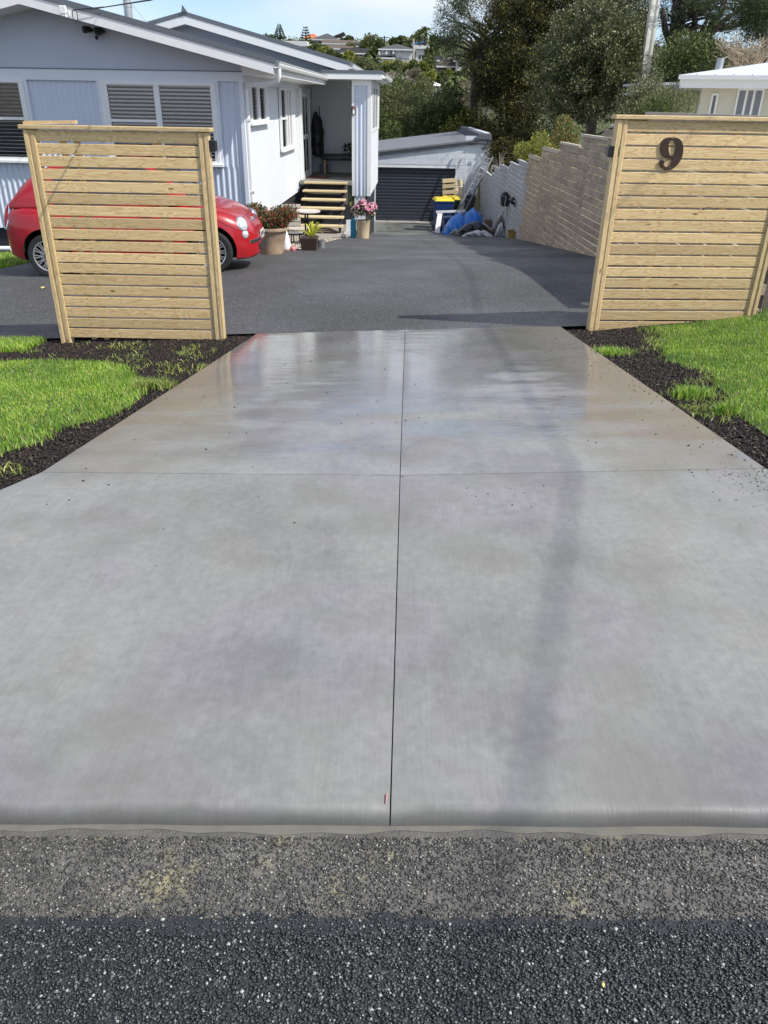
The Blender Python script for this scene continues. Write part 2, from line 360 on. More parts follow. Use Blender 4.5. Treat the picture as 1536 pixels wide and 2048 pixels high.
    yr = N(m, 'ShaderNodeMapRange', ins={1: 3.0, 2: 6.0, 3: -.06, 4: .24}); ln(sy_.outputs[1], yr.inputs[0])
    ad = N(m, 'ShaderNodeMath', operation='ADD'); ln(wn_.outputs['Fac'], ad.inputs[0]); ln(yr.outputs[0], ad.inputs[1])
    w = N(m, 'ShaderNodeMapRange', ins={1: .46, 2: .60, 3: 0, 4: 1}); ln(ad.outputs[0], w.inputs[0])
    rg = N(m, 'ShaderNodeMapRange', ins={3: .48, 4: .12}); ln(w.outputs[0], rg.inputs[0])
    if wet: ln(rg.outputs[0], p.inputs['Roughness'])
    else: p.inputs['Roughness'].default_value = .5
    if wet:
        dk = N(m, 'ShaderNodeMix', data_type='RGBA', blend_type='MULTIPLY', ins={7: (.84, .84, .85, 1)}); ln(c3.outputs[2], dk.inputs[6]); ln(w.outputs[0], dk.inputs[0]); ln(dk.outputs[2], p.inputs['Base Color'])
    else:
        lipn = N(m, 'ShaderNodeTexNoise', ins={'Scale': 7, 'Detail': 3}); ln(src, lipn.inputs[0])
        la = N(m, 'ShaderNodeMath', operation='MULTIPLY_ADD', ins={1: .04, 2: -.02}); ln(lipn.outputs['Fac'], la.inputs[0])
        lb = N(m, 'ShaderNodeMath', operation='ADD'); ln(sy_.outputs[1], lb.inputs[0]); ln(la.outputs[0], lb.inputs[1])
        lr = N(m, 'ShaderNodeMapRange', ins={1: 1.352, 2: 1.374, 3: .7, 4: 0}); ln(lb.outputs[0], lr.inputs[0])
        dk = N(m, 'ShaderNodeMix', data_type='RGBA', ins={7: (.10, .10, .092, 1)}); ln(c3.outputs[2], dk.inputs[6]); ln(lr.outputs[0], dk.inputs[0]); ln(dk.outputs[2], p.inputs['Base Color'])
    b = N(m, 'ShaderNodeBump', ins={'Distance': .0010 if not wet else .00005}); ln(st.outputs['Fac'], b.inputs['Height'])
    b2 = N(m, 'ShaderNodeBump', ins={'Distance': .0008 if not wet else .0002}); ln(mid.outputs['Fac'], b2.inputs['Height']); ln(b.outputs[0], b2.inputs['Normal'])
    nb = N(m, 'ShaderNodeTexNoise', ins={'Scale': 5, 'Detail': 2}); ln(mwet.outputs[0], nb.inputs[0])
    b3 = N(m, 'ShaderNodeBump', ins={'Distance': .0015 if wet else .003}); ln(nb.outputs['Fac'], b3.inputs['Height']); ln(b2.outputs[0], b3.inputs['Normal']); ln(b3.outputs[0], p.inputs['Normal'])
    return m
BASE = (.245, .245, .240)
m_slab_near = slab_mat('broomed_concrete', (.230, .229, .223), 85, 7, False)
m_slab_far = slab_mat('wet_concrete', BASE, 3, 60, True)

KY = 1.345   # front edge of the slab
jl, jm, jr = G(85, 953), G(800, 959), G(1528, 945)
el, em, er = G(513, 672), G(810, 664), G(1120, 657)
kl = Vector((jl.x-(jl.y-KY)*0.62, KY, 0)); kr = Vector((jr.x+(jr.y-KY)*.62, KY, 0)); km = Vector((G(780, 1660).x, KY, 0))
slab = tag(bpy.data.objects.new('driveway_slab', None), kind='structure'); C.objects.link(slab)
def slab_panel(a, b, c, d, mat, lip=False, nu=24, nv=40):   # a,b near left,right; d,c far left,right
    a, b, c, d = [Vector((p.x, p.y, 0)) for p in (a, b, c, d)]
    top = lambda x, y: Tz(x, y)+.028+.014*max(0, min(1, (3.0-y)/1.6))
    mb = MB(); vs = []
    for j in range(nv+1):
        v = j/nv
        if lip: v = v**1.6
        for i in range(nu+1):
            u = i/nu
            p = (a.lerp(b, u)).lerp(d.lerp(c, u), v); z = top(p.x, p.y)
            if lip:
                q = max(0, 1-(p.y-KY)/.032)
                nzz = math.sin(p.x*13+1)*.4+math.sin(p.x*37)*.3+math.sin(p.x*91+2)*.3
                z -= .045*(1-math.sqrt(max(0, 1-q*q*.98)))+nzz*.0022*min(1, q*2)
                p = Vector((p.x, p.y-nzz*.003*q, 0))
            e = min(u*(b-a).length, (1-u)*(b-a).length, v*(d-a).length if not lip else 9, (1-v)*(d-a).length)
            if e < .006: z -= .006
            vs.append((p.x, p.y, z))
    mb.add(vs, [(j*(nu+1)+i, j*(nu+1)+i+1, (j+1)*(nu+1)+i+1, (j+1)*(nu+1)+i) for j in range(nv) for i in range(nu)])
    ring = [i for i in range(nu+1)] + [(j+1)*(nu+1)-1 for j in range(1, nv+1)] + [nv*(nu+1)+i for i in range(nu-1, -1, -1)] + [j*(nu+1) for j in range(nv-1, 0, -1)]
    base = len(mb.v); n = len(ring)
    mb.v += [(mb.v[k][0], mb.v[k][1], mb.v[k][2]-.07) for k in ring]
    for i in range(n): mb.f.append((ring[i], base+i, base+(i+1) % n, ring[(i+1) % n])); mb.mi.append(0)
    return mb.build('concrete_panel', mat, slab, smooth=True)
g = .0018
def shx(p, dx, dy=0): return Vector((p.x+dx, p.y+dy, 0))
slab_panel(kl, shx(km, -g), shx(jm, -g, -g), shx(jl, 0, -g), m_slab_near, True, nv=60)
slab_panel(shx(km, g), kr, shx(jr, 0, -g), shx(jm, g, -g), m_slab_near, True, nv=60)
slab_panel(shx(jl, 0, g), shx(jm, -g, g), shx(em, -g), el, m_slab_far)
slab_panel(shx(jm, g, g), shx(jr, 0, g), er, shx(em, g), m_slab_far)

# --- asphalt drive behind the fences
def asphalt(name, base, sc, rough=.7):
    m = blank(name, rough); ln = m.node_tree.links.new; p = m.node_tree.nodes['Principled BSDF']
    t = N(m, 'ShaderNodeTexCoord'); v = N(m, 'ShaderNodeTexVoronoi', ins={'Scale': sc}); ln(t.outputs['Object'], v.inputs[0])
    n = N(m, 'ShaderNodeTexNoise', ins={'Scale': .7, 'Detail': 6, 'Roughness': .6}); ln(t.outputs['Object'], n.inputs[0])
    a = ramp(m, v.outputs['Color'], [(0, tuple(b*.35 for b in base)), (.6, tuple(b*1.0 for b in base)), (.85, tuple(b*1.5 for b in base)), (1, tuple(b*4.0 for b in base))])
    r2 = ramp(m, n.outputs[0], [(.3, (.8,)*3), (.7, (1.25,)*3)])
    c = N(m, 'ShaderNodeMix', data_type='RGBA', blend_type='MULTIPLY', ins={0: 1}); ln(a.outputs[0], c.inputs[6]); ln(r2.outputs[0], c.inputs[7]); ln(c.outputs[2], p.inputs['Base Color'])
    rr = N(m, 'ShaderNodeMapRange', ins={1: .35, 2: .65, 3: rough+.12, 4: rough-.22}); ln(n.outputs[0], rr.inputs[0]); ln(rr.outputs[0], p.inputs['Roughness'])
    b = N(m, 'ShaderNodeBump', ins={'Distance': .004, 'Strength': .8}); ln(v.outputs['Distance'], b.inputs['Height']); ln(b.outputs[0], p.inputs['Normal'])
    return m
m_asph = asphalt('fine_asphalt', (.076, .077, .077), 95)
m_road = asphalt('road_chip_seal', (.030, .033, .033), 170, .55)
WX0, WX1 = 3.52, 2.95       # block wall face: X at Y=8 and at Y=30
def wallx(Y): return float(np.interp(Y, [0, 8, 19.5, 30, 60], [3.6, 3.52, 3.24, 3.27, 3.3]))
edge = [G(x, y) for x, y in [(505, 512), (570, 505), (605, 500), (640, 490), (668, 482)]] + [Vector(p) for p in [(-1.02, 19.0, 0), (-.98, 22.0, 0), (-.8, 24.0, 0), (-.75, 30.0, 0)]]
poly = [(-12, 7.36), (el.x-.55, 7.36), (em.x, 7.34+.02), (er.x+.1, 7.30), (2.2, 7.30), (2.6, 7.36), (3.3, 7.40), (wallx(7.5), 7.4), (wallx(30)-.02, 30.9), (-.75, 30.9)]
poly += [(p.x, p.y) for p in edge[::-1]] + [(-3.0, 13.3), (-5.4, 13.3), (-5.75, 12.7), (-6.1, 11.7), (-12, 10.9)]
poly[1] = (el.x-.5, el.y+.03); poly[2] = (em.x, em.y+.008); poly[3] = (er.x+.05, er.y+.006); poly[4] = (2.1, er.y+.02)
def poly_sheet(name, P, mat, off, step, thick=0, kind='structure', bounds=None):
    # fine triangulated fill that follows the ground
    bm = bmesh.new(); vs = []
    n = len(P)
    for i in range(n):
        a, b = P[i], P[(i+1) % n]; k = max(1, int(math.hypot(b[0]-a[0], b[1]-a[1])/step))
        for j in range(k): vs.append(bm.verts.new((a[0]+(b[0]-a[0])*j/k, a[1]+(b[1]-a[1])*j/k, 0)))
    f = bm.faces.new(vs); 
    xs = [p[0] for p in P]; ys = [p[1] for p in P]
    bmesh.ops.triangulate(bm, faces=[f])
    for y in np.arange(min(ys)+step*.77, max(ys), step):
        bmesh.ops.bisect_plane(bm, geom=bm.verts[:]+bm.edges[:]+bm.faces[:], plane_co=(0, y, 0), plane_no=(0, 1, 0))
    for x in np.arange(min(xs)+step*.77, max(xs), step*1.5):
        bmesh.ops.bisect_plane(bm, geom=bm.verts[:]+bm.edges[:]+bm.faces[:], plane_co=(x, 0, 0), plane_no=(1, 0, 0))
    for v in bm.verts: v.co.z = Tz(v.co.x, v.co.y)+off
    bmesh.ops.recalc_face_normals(bm, faces=bm.faces)
    if bm.faces and sum(f.normal.z for f in bm.faces) < 0: bmesh.ops.reverse_faces(bm, faces=bm.faces)
    me = bpy.data.meshes.new(name); bm.to_mesh(me); bm.free(); me.materials.append(mat)
    o = bpy.data.objects.new(name, me); C.objects.link(o); return tag(o, kind=kind)
poly_sheet('driveway', poly, m_asph, .018, .5)
m_wetc = M('wet_concrete_apron', (.16, .165, .15), .35, var=.3, scale=1.2, rvar=.15)
ap = [Vector((-.7, 23.2, 0)), Vector((.3, 22.2, 0)), Vector((1.3, 24.5, 0)), Vector((2.3, 27, 0))]
poly_sheet('apron', [(-.72, 30.85), (ap[0].x, ap[0].y), (ap[1].x, ap[1].y), (ap[2].x, ap[2].y), (2.2, 30.85)], m_wetc, .024, .5)

# --- street: channel and road
m_chan = M('old_channel_concrete', (.120, .114, .102), .8, var=.5, scale=9, bump=.005, bscale=150, detail=8)
cy1 = G(768, 1838).y
m_lich = (.5, .47, .25)
nt = m_chan.node_tree; pp = nt.nodes['Principled BSDF']
n_ = N(m_chan, 'ShaderNodeTexNoise', ins={'Scale': 3.1, 'Detail': 5, 'Roughness': .7}); tcc = N(m_chan, 'ShaderNodeTexCoord'); nt.links.new(tcc.outputs['Object'], n_.inputs[0])
r_ = ramp(m_chan, n_.outputs[0], [(.56, (0, 0, 0)), (.68, (.65,)*3)]); mm = N(m_chan, 'ShaderNodeMix', data_type='RGBA', ins={7: (.42, .38, .2, 1)})
old = pp.inputs['Base Color'].links[0].from_socket; nt.links.new(old, mm.inputs[6]); nt.links.new(r_.outputs[0], mm.inputs[0]); nt.links.new(mm.outputs[2], pp.inputs['Base Color'])
xs = axis([(-9, -2, .08), (-2, 2, .012), (2, 9.01, .08)])
def strip(name, y0f, y1f, mat, off, nv=6, dip=0):
    V = []; 
    for j in range(nv+1):
        for x in xs:
            y = y0f(x)+(y1f(x)-y0f(x))*j/nv; V.append((x, y, Tz(x, y)+off-dip*math.sin(math.pi*j/nv)))
    nx = len(xs); i = (np.arange(nx-1)[None, :]+np.arange(nv)[:, None]*nx).ravel()
    o = fast(name, V, np.stack([i, i+1, i+nx+1, i+nx], 1), mat); o.data.polygons.foreach_set('use_smooth', [True]*len(o.data.polygons)); return tag(o, kind='structure')
_rs = random.Random(5); WOB = [(_rs.uniform(2, 90), _rs.uniform(0, 6.28)) for _ in range(16)]
wob = lambda x: cy1+sum(.007/(1+f/30)*math.sin(x*f+p) for f, p in WOB)
strip('kerb_channel', lambda x: wob(x)-.03, lambda x: 1.40, m_chan, -.005, 6, .0)
m_seal = M('bitumen_edge', (.024, .027, .031), .6, var=.3, scale=30, bump=.004, bscale=140)
strip('seal_edge', lambda x: cy1-.03+.01*math.sin(x*5.3)+.006*math.sin(x*19), lambda x: wob(x)+.004*math.sin(x*41)+.003*math.sin(x*67+2), m_seal, .0015, 3)
sheet('road', axis([(-40, -9, 4), (-9, 9, .3), (9, 44, 4)]), np.array([-30, -12, -6, -3, -1, -.5, 0, .3, .6, .8, 1.0, float(cy1)+.0]), m_road, .0)
# bright concrete smear of the new slab along the channel
m_smear = M('mortar_smear', (.155, .148, .125), .8, var=.15, scale=20)
strip('mortar_edge', lambda x: 1.325+.006*math.sin(x*7)+.004*math.sin(x*31), lambda x: 1.352, m_smear, -.0035, 2)

def stones(name, X, Y, s, mat, flat=.6, off=.0, label=None, kind='stuff', parent=None, tetra=False):
    n = len(X); Z = T(X, Y)+off
    base = np.array([(1, 0, 0), (0, 1, 0), (-1, 0, 0), (0, -1, 0), (0, 0, 1), (0, 0, -1)], float)
    fc = np.array([(0, 1, 4), (1, 2, 4), (2, 3, 4), (3, 0, 4), (1, 0, 5), (2, 1, 5), (3, 2, 5), (0, 3, 5)])
    if tetra: base = np.array([(1, 1, 1), (-1, -1, 1), (-1, 1, -1), (1, -1, -1)], float)*.7; fc = np.array([(0, 2, 1), (0, 1, 3), (0, 3, 2), (1, 2, 3)])
    A = RNG.normal(size=(n, 3, 3)); Q, _ = np.linalg.qr(A)
    sc = s[:, None]*RNG.uniform(.6, 1.3, (n, 3))
    P = np.einsum('ij,nj->nij', base, sc) if False else base[None]*sc[:, None, :]
    P = np.einsum('nij,nkj->nik', P, Q); P[:, :, 2] *= flat
    P += RNG.uniform(-.18, .18, P.shape)*s[:, None, None]
    P += np.stack([X, Y, Z], 1)[:, None, :]
    Fc = (fc[None]+np.arange(n)[:, None, None]*len(base)).reshape(-1, 3)
    o = fast(name, P.reshape(-1, 3), Fc, mat); tag(o, kind=kind)
    if label: o['label'] = label
    return o
def chipmat(name, stops, rough=.35):
    m = blank(name, rough); g = N(m, 'ShaderNodeNewGeometry'); r = ramp(m, g.outputs['Random Per Island'], stops); m.node_tree.links.new(r.outputs[0], m.node_tree.nodes['Principled BSDF'].inputs['Base Color'])
    r.color_ramp.interpolation = 'CONSTANT'; return m
m_chips = chipmat('road_chips', [(0, (.022, .026, .026)), (.36, (.045, .05, .05)), (.70, (.085, .092, .088)), (.88, (.17, .18, .165)), (.965, (.40, .42, .38))], .25)
m_cchips = chipmat('channel_aggregate', [(0, (.045, .045, .044)), (.4, (.09, .087, .08)), (.7, (.16, .15, .13)), (.91, (.34, .33, .29))], .35)
n = 58000; X = RNG.uniform(-1.45, 1.45, n); Y = RNG.uniform(.35, cy1+.04, n); k = Y < np.array([wob(x) for x in X])-.002+RNG.normal(0, .016, n); X, Y = X[k], Y[k]
stones('road_chip_stones', X, Y, RNG.uniform(.0022, .0048, len(X)), m_chips, .75, .0028)
n = 26000; X = RNG.uniform(-1.7, 1.7, n); Y = RNG.uniform(cy1-.02, 1.31, n)
stones('channel_aggregate', X, Y, RNG.uniform(.0018, .0042, n), m_cchips, .5, -.003)
n = 900; X = RNG.uniform(-1.7, 1.7, n); Y = RNG.uniform(.4, cy1, n)
stones('road_chip_stones', X, Y, RNG.uniform(.005, .008, n), m_chips, .6, .001)
n = 260; X = RNG.uniform(-1.7, 1.7, n); Y = RNG.uniform(cy1, 1.31, n)
stones('channel_aggregate', X, Y, RNG.uniform(.004, .007, n), m_cchips, .6, -.002)
rp = G(775, 1622); tag(MB().prism([(rp.x-.005, rp.y-.012, Tz(rp.x, rp.y)+.0408), (rp.x-.002, rp.y-.012, Tz(rp.x, rp.y)+.0408), (rp.x+.001, rp.y+.02, Tz(rp.x, rp.y)+.0408), (rp.x-.004, rp.y+.018, Tz(rp.x, rp.y)+.0408)], (0, 0, .001)).build('paint_dab', M('faded_red_paint', (.50, .24, .22), .7, var=.4, scale=150)), 'small faded red paint dab beside the centre joint at the kerb edge', 'paint mark')
m_white_chip = M('pale_pebble', (.6, .6, .57), .5)
# --- soil crumbs and specks on the slab
LAWN_L = [(0, 725), (60, 722), (120, 722), (200, 726), (250, 735), (262, 752), (285, 768), (280, 800), (245, 820), (205, 838), (150, 850), (105, 862), (85, 885), (40, 896), (0, 908)]
LAWN_R = [(1300, 652), (1325, 668), (1318, 690), (1340, 722), (1385, 735), (1425, 745), (1436, 775), (1462, 795), (1478, 820), (1498, 845), (1530, 870), (1540, 876)]
PL = [tuple(G(x, y)[:2]) for x, y in LAWN_L]; PL = PL + [(-3.2, 3.45), (-8, 3.3), (-9, 6.35), (-3.6, 6.3)]
PL = [(p[0], p[1]) for p in PL]
PR = [tuple(G(x, y)[:2]) for x, y in LAWN_R] + [(2.9, 3.55), (8.5, 3.4), (8.5, 9.5), (3.75, 7.6), (3.5, 7.28), (2.75, 7.12), (2.5, 7.1)]
m_crumb = chipmat('soil_crumbs', [(0, (.012, .008, .007)), (.45, (.028, .020, .015)), (.8, (.06, .043, .032)), (.96, (.12, .09, .065)), (.99, (.24, .19, .13))], .8)
def slab_x(Y, side):
    a, b = (jl, el) if side < 0 else (jr, er); Y = np.asarray(Y)
    x = np.where(Y > a.y, a.x+(b.x-a.x)*(Y-a.y)/(b.y-a.y), a.x+side*(a.y-Y)*.62); return x
n = 90000; X = RNG.uniform(-4.2, -.9, n); Y = RNG.uniform(2.7, 7.34, n); k = (X < slab_x(Y, -1)+.0); X1, Y1 = X[k], Y[k]
X = RNG.uniform(1.2, 4.0, n); Y = RNG.uniform(2.7, 7.25, n); k = X > slab_x(Y, 1)-.0
X = np.concatenate([X1, X[k]]); Y = np.concatenate([Y1, Y[k]])
soilob = stones('soil', X, Y, RNG.uniform(.003, .0085, len(X))*RNG.choice([1, 1, 1, 1.8], len(X)), m_crumb, .8, -.004, tetra=True, label='loose dark soil crumbs along both edges of the concrete')
n = 420; t = RNG.random(n); side = RNG.choice([-1, 1], n); Y = RNG.uniform(1.5, 7.0, n); X = slab_x(Y, 1)*0+RNG.uniform(-1.5, 1.8, n)
X = np.where(RNG.random(n) < .45, slab_x(Y, 1)-np.abs(RNG.normal(0, .22, n)), X)
k = (X < slab_x(Y, 1)-.01) & (X > slab_x(Y, -1)+.01)
stones('debris', X[k], Y[k], RNG.uniform(.002, .005, k.sum())*RNG.choice([1, 1, 1.7], k.sum()), m_crumb, .6, .029, 'scattered dark specks of soil on the concrete drive')
n = 420; Y = RNG.normal(3.12, .12, n); X = slab_x(Y, 1)-np.abs(RNG.normal(0, .16, n))+.02
stones('spilled_soil', X, Y, RNG.uniform(.002, .0055, n), m_crumb, .7, .028, 'soil spilled over the right corner of the concrete joint')

# --- grass
m_grass = blank('lawn_grass', .5)
def grassmat(name, cols, transl=.3):
    m = blank(name, .45); ln = m.node_tree.links.new; p = m.node_tree.nodes['Principled BSDF']
    gq = N(m, 'ShaderNodeNewGeometry'); r = ramp(m, gq.outputs['Random Per Island'], cols)
    t = N(m, 'ShaderNodeTexCoord'); n = N(m, 'ShaderNodeTexNoise', ins={'Scale': 2.3, 'Detail': 3}); ln(t.outputs['Object'], n.inputs[0])
    r2 = ramp(m, n.outputs[0], [(.35, (.72, .75, .75)), (.62, (1.2, 1.12, 1.0))])
    c = N(m, 'ShaderNodeMix', data_type='RGBA', blend_type='MULTIPLY', ins={0: 1}); ln(r.outputs[0], c.inputs[6]); ln(r2.outputs[0], c.inputs[7]); ln(c.outputs[2], p.inputs['Base Color'])
    tr = N(m, 'ShaderNodeBsdfTranslucent'); ln(c.outputs[2], tr.inputs[0]); ms = N(m, 'ShaderNodeMixShader', ins={0: transl}); ln(p.outputs[0], ms.inputs[1]); ln(tr.outputs[0], ms.inputs[2]); ln(ms.outputs[0], m.node_tree.nodes['Material Output'].inputs[0]); return m
m_grass = grassmat('lawn_grass', [(0, (.13, .27, .03)), (.35, (.23, .43, .05)), (.75, (.36, .56, .09)), (.9, (.45, .50, .13)), (.97, (.58, .52, .26)), (1, (.62, .52, .34))])
m_weed = grassmat('weed_leaves', [(0, (.16, .26, .05)), (.6, (.30, .38, .09)), (1, (.42, .42, .16))])
def blades(name, X, Y, hgt, wid, mat, label, lean=.45, off=-.005):
    n = len(X); Z = T(X, Y)+off; a = RNG.uniform(0, 2*math.pi, n); b = RNG.uniform(0, 2*math.pi, n); l = hgt*lean*RNG.uniform(.2, 1.6, n)
    dx, dy = np.cos(a)*wid/2, np.sin(a)*wid/2; lx, ly = np.cos(b)*l, np.sin(b)*l
    P = np.zeros((n, 5, 3)); P[:, 0] = np.stack([X-dx, Y-dy, Z], 1); P[:, 1] = np.stack([X+dx, Y+dy, Z], 1)
    P[:, 2] = np.stack([X-dx*.8+lx*.35, Y-dy*.8+ly*.35, Z+hgt*.6], 1); P[:, 3] = np.stack([X+dx*.8+lx*.35, Y+dy*.8+ly*.35, Z+hgt*.6], 1)
    P[:, 4] = np.stack([X+lx, Y+ly, Z+hgt*np.where(l > hgt*.5, .85, 1.0)], 1)
    i = np.arange(n)[:, None, None]*5; f = np.array([(0, 1, 3), (0, 3, 2), (2, 3, 4)])[None]+i
    return tag(fast(name, P.reshape(-1, 3), f.reshape(-1, 3), mat), label, kind='stuff')
def fillpoly(P, n, fuzz=.04):
    xs = [p[0] for p in P]; ys = [p[1] for p in P]; X = RNG.uniform(min(xs), max(xs), n); Y = RNG.uniform(min(ys), max(ys), n)
    k = inpoly(P, X+RNG.normal(0, fuzz, n), Y+RNG.normal(0, fuzz, n)); return X[k], Y[k]
X, Y = fillpoly(PL, 230000, .035); k = X > -5.2; X, Y = X[k], Y[k]
pat = .5+.5*np.sin(X*2.3+1.2*np.sin(Y*1.9))*np.sin(Y*2.9+X)
blades('lawn_grass', X, Y, RNG.uniform(.016, .042, len(X))*(.8+.6*pat), .0048, m_grass, 'bright green tufty lawn left of the concrete drive')
X, Y = fillpoly(PR, 430000, .035); k = (X < 4.6) & (Y < 7.9); X, Y = X[k], Y[k]
blades('lawn_grass', X, Y, RNG.uniform(.014, .04, len(X)), .0048, m_grass, 'bright green lawn right of the concrete drive in front of the numbered fence')
m_turf = M('turf_thatch', (.05, .085, .02), .9, var=.4, scale=20)
poly_sheet('turf', PL, m_turf, .002, .25, kind='structure'); poly_sheet('turf', PR, m_turf, .002, .25, kind='structure')
# shaded strip of grass left of the fence and the sparse weeds on the soil
X, Y = fillpoly([(-9, 6.75), (-3.25, 6.75), (-3.3, 7.3), (-9, 7.33)], 60000, .05); k = X > -5.2
blades('lawn_grass', X[k], Y[k], RNG.uniform(.03, .08, k.sum()), .007, m_grass, 'strip of grass between the dark soil and the parking asphalt, left of the fence')
def clusters(cs, per, r, h):
    X = []; Y = []; H = []
    for (x, y) in cs:
        k = random.randint(per//2, per); X.append(RNG.normal(x, r, k)); Y.append(RNG.normal(y, r, k)); H.append(RNG.uniform(.4, 1, k)*h)
    return np.concatenate(X), np.concatenate(Y), np.concatenate(H)
WL = [(205+RNG.uniform(0, 250), 690+RNG.uniform(0, 55)) for _ in range(34)] + [(300, 770), (315, 765), (290, 775), (335, 752), (20, 700), (60, 705), (110, 712), (10, 935), (30, 942), (15, 950), (0, 945), (170, 690), (240, 690), (265, 688), (380, 700), (395, 715)]
cs = [tuple(G(x, y)[:2]) for x, y in WL]; X, Y, H = clusters(cs, 26, .05, .045); k = X < slab_x(Y, -1)-.03
blades('weeds', X[k], Y[k], H[k], .007, m_weed, 'sparse pale green weeds coming through the dark soil on the left', 1.0)
def tuft(px, py, n, r, h, label, mat=m_grass):
    p = G(px, py); X = RNG.normal(p.x, r, n); Y = RNG.normal(p.y, r*.6, n); k = (X > slab_x(Y, 1)+.0) | (X < slab_x(Y, -1)-.02)
    o = blades('grass_tuft', X[k], Y[k], RNG.uniform(.5, 1, k.sum())*h, .006, mat, label, .6); o['kind'] = 'thing'; o['category'] = 'grass tuft'
    return o
tuft(1208, 706, 900, .10, .06, 'low patch of grass on the soil hard against the right concrete edge')
tuft(1378, 792, 420, .06, .09, 'spiky grass tuft alone on the dark soil right of the drive')
tuft(1448, 828, 260, .035, .10, 'narrow upright yellow-green tuft on the soil near the right lawn edge')
tuft(1385, 815, 120, .06, .03, 'small flat pale weed between the two grass tufts on the right soil', m_weed)
tuft(308, 775, 420, .07, .09, 'grass tuft standing away from the left lawn beside the concrete', m_weed)
WR = [(1305+RNG.uniform(-15, 15), 655+RNG.uniform(-4, 45)) for _ in range(16)] + [(1400+RNG.uniform(-30, 60), 770+RNG.uniform(-30, 70)) for _ in range(22)]
cs = [tuple(G(x, y)[:2]) for x, y in WR]; X, Y, H = clusters(cs, 30, .05, .045); k = X > slab_x(Y, 1)+.03
blades('weeds', X[k], Y[k], H[k], .006, m_weed, 'straggly weeds between the right lawn and the dark soil', 1.0)
# two fallen leaves
def leaf(px, py, s, rgb, label, off):
    p = G(px, py); mb = MB(); a = random.uniform(0, 3)
    pts = [(-1, 0, .0), (-.5, .42, .12), (.2, .45, .2), (1, 0, .05), (.2, -.45, .18), (-.5, -.4, .1)]
    mb.add([(p.x+s*(x*math.cos(a)-y*math.sin(a)), p.y+s*(x*math.sin(a)+y*math.cos(a)), p.z+off+s*z) for x, y, z in pts], [(0, 1, 5), (1, 2, 4, 5), (2, 3, 4)])
    tag(mb.build('fallen_leaf', M('leaf_'+str(px), rgb, .5, var=.1)), label, 'leaf')
leaf(87, 580, .055, (.62, .55, .16), 'yellow fallen leaf on the asphalt left of the slatted fence', .03)
leaf(1206, 1974, .006, (.75, .62, .18), 'tiny yellow leaf on the chip seal road', .008)

# ================================================================== timber screens
m_screw = M('screw_head_steel', (.12, .11, .10), .5, metal=.4)
def fence_panel(name, label, x0, x1, y, ztop, zb0, zb1, rz, nboards, backs):
    """x0..x1 outer posts in local x, origin at the left post's foot"""
    t = thing(name, label, 'fence', (x0, y, 0), rz); w = x1-x0
    def piece(nm, mb, mat, origin, bev=.0025): return mb.build(nm, mat, t, local=True, bevel=bev, origin=origin)
    for (a, b, zb) in ((0, .09, zb0), (w-.09, w, zb1)):
        hz = ztop-.035; MBp = MB().box(-(hz-zb)/2, (hz-zb)/2, -.045, .045, -.045, .045)   # long axis x for the grain
        o = MBp.build('post', m_pine2, t, local=True, bevel=.003); o.location = ((a+b)/2, .045, (hz+zb)/2); o.rotation_euler = (0, R(90), 0)
    for k, (a, b, zb) in enumerate(((0, .034, zb0), (.05, .082, zb0), (w-.082, w-.05, zb1), (w-.034, w, zb1))):
        if k in (1, 2): y0, y1 = -.005, 0
        else: y0, y1 = -.009, 0
        hz = ztop-.037
        o = MB().box(-(hz-zb)/2, (hz-zb)/2, -(y1-y0)/2, (y1-y0)/2, -(b-a)/2, (b-a)/2).build('trim', m_pine2, t, local=True, bevel=.002)
        o.location = ((a+b)/2, (y0+y1)/2-.0005, (hz+zb)/2); o.rotation_euler = (0, R(90), 0)
    top = ztop-.040; pitch = .0985; h = .0835; bw = w-.168
    me = None
    for k in range(nboards):
        z = top-pitch*k-h/2
        dz = random.uniform(-.0016, .0016); tl = random.uniform(-.0012, .0012)
        if me is None:
            o = MB().box(-bw/2, bw/2, -.009, .009, -h/2, h/2).build('board', m_pine, t, local=True, bevel=.003); me = o
        else: o = dup(me, t)
        o.location = (w/2, .020+random.uniform(-.0015, .0015), z+dz); o.rotation_euler = (random.uniform(-.012, .012), tl, 0)
    sc = MB()
    for k in range(nboards):
        z = top-pitch*k-h/2
        for x_ in (.100, w-.100, backs[0][0], backs[1][0]):
            for dz in (-.022, .022):
                xx, zz = x_+random.uniform(-.004, .004), z+dz+random.uniform(-.003, .003); sc.add([(xx+.0035*math.cos(i*1.047), .0085, zz+.0035*math.sin(i*1.047)) for i in range(6)]+[(xx, .0075, zz)], [(i, (i+1) % 6, 6) for i in range(6)])
    tag(sc.build('screw_heads', m_screw, t, local=True), kind='stuff')
    for bx, bwid in backs:
        hz = top; zb = (zb0+zb1)/2+.05
        o = MB().box(-(hz-zb)/2, (hz-zb)/2, -.0225, .0225, -bwid/2, bwid/2).build('batten', m_pine2, t, local=True, bevel=.002)
        o.location = (bx, .054, (hz+zb)/2); o.rotation_euler = (0, R(90), 0)
    o = MB().box(-(w+.06)/2, (w+.06)/2, -.065, .065, -.016, .016).build('cap', m_pine2, t, local=True, bevel=.004); o.location = (w/2, .040, ztop-.016)
    return t, w
xl0, xl1 = at(48, 258, 7.2).x-.01, at(414, 262, 7.2).x+.005
fl, wl = fence_panel('slatted_fence', 'pine slatted privacy screen standing in front of the red car', xl0, xl1, 7.2, 1.392, -.52, -.44, 0, 18, [(.30, .045), (.42, .045), (1.1, .07)])
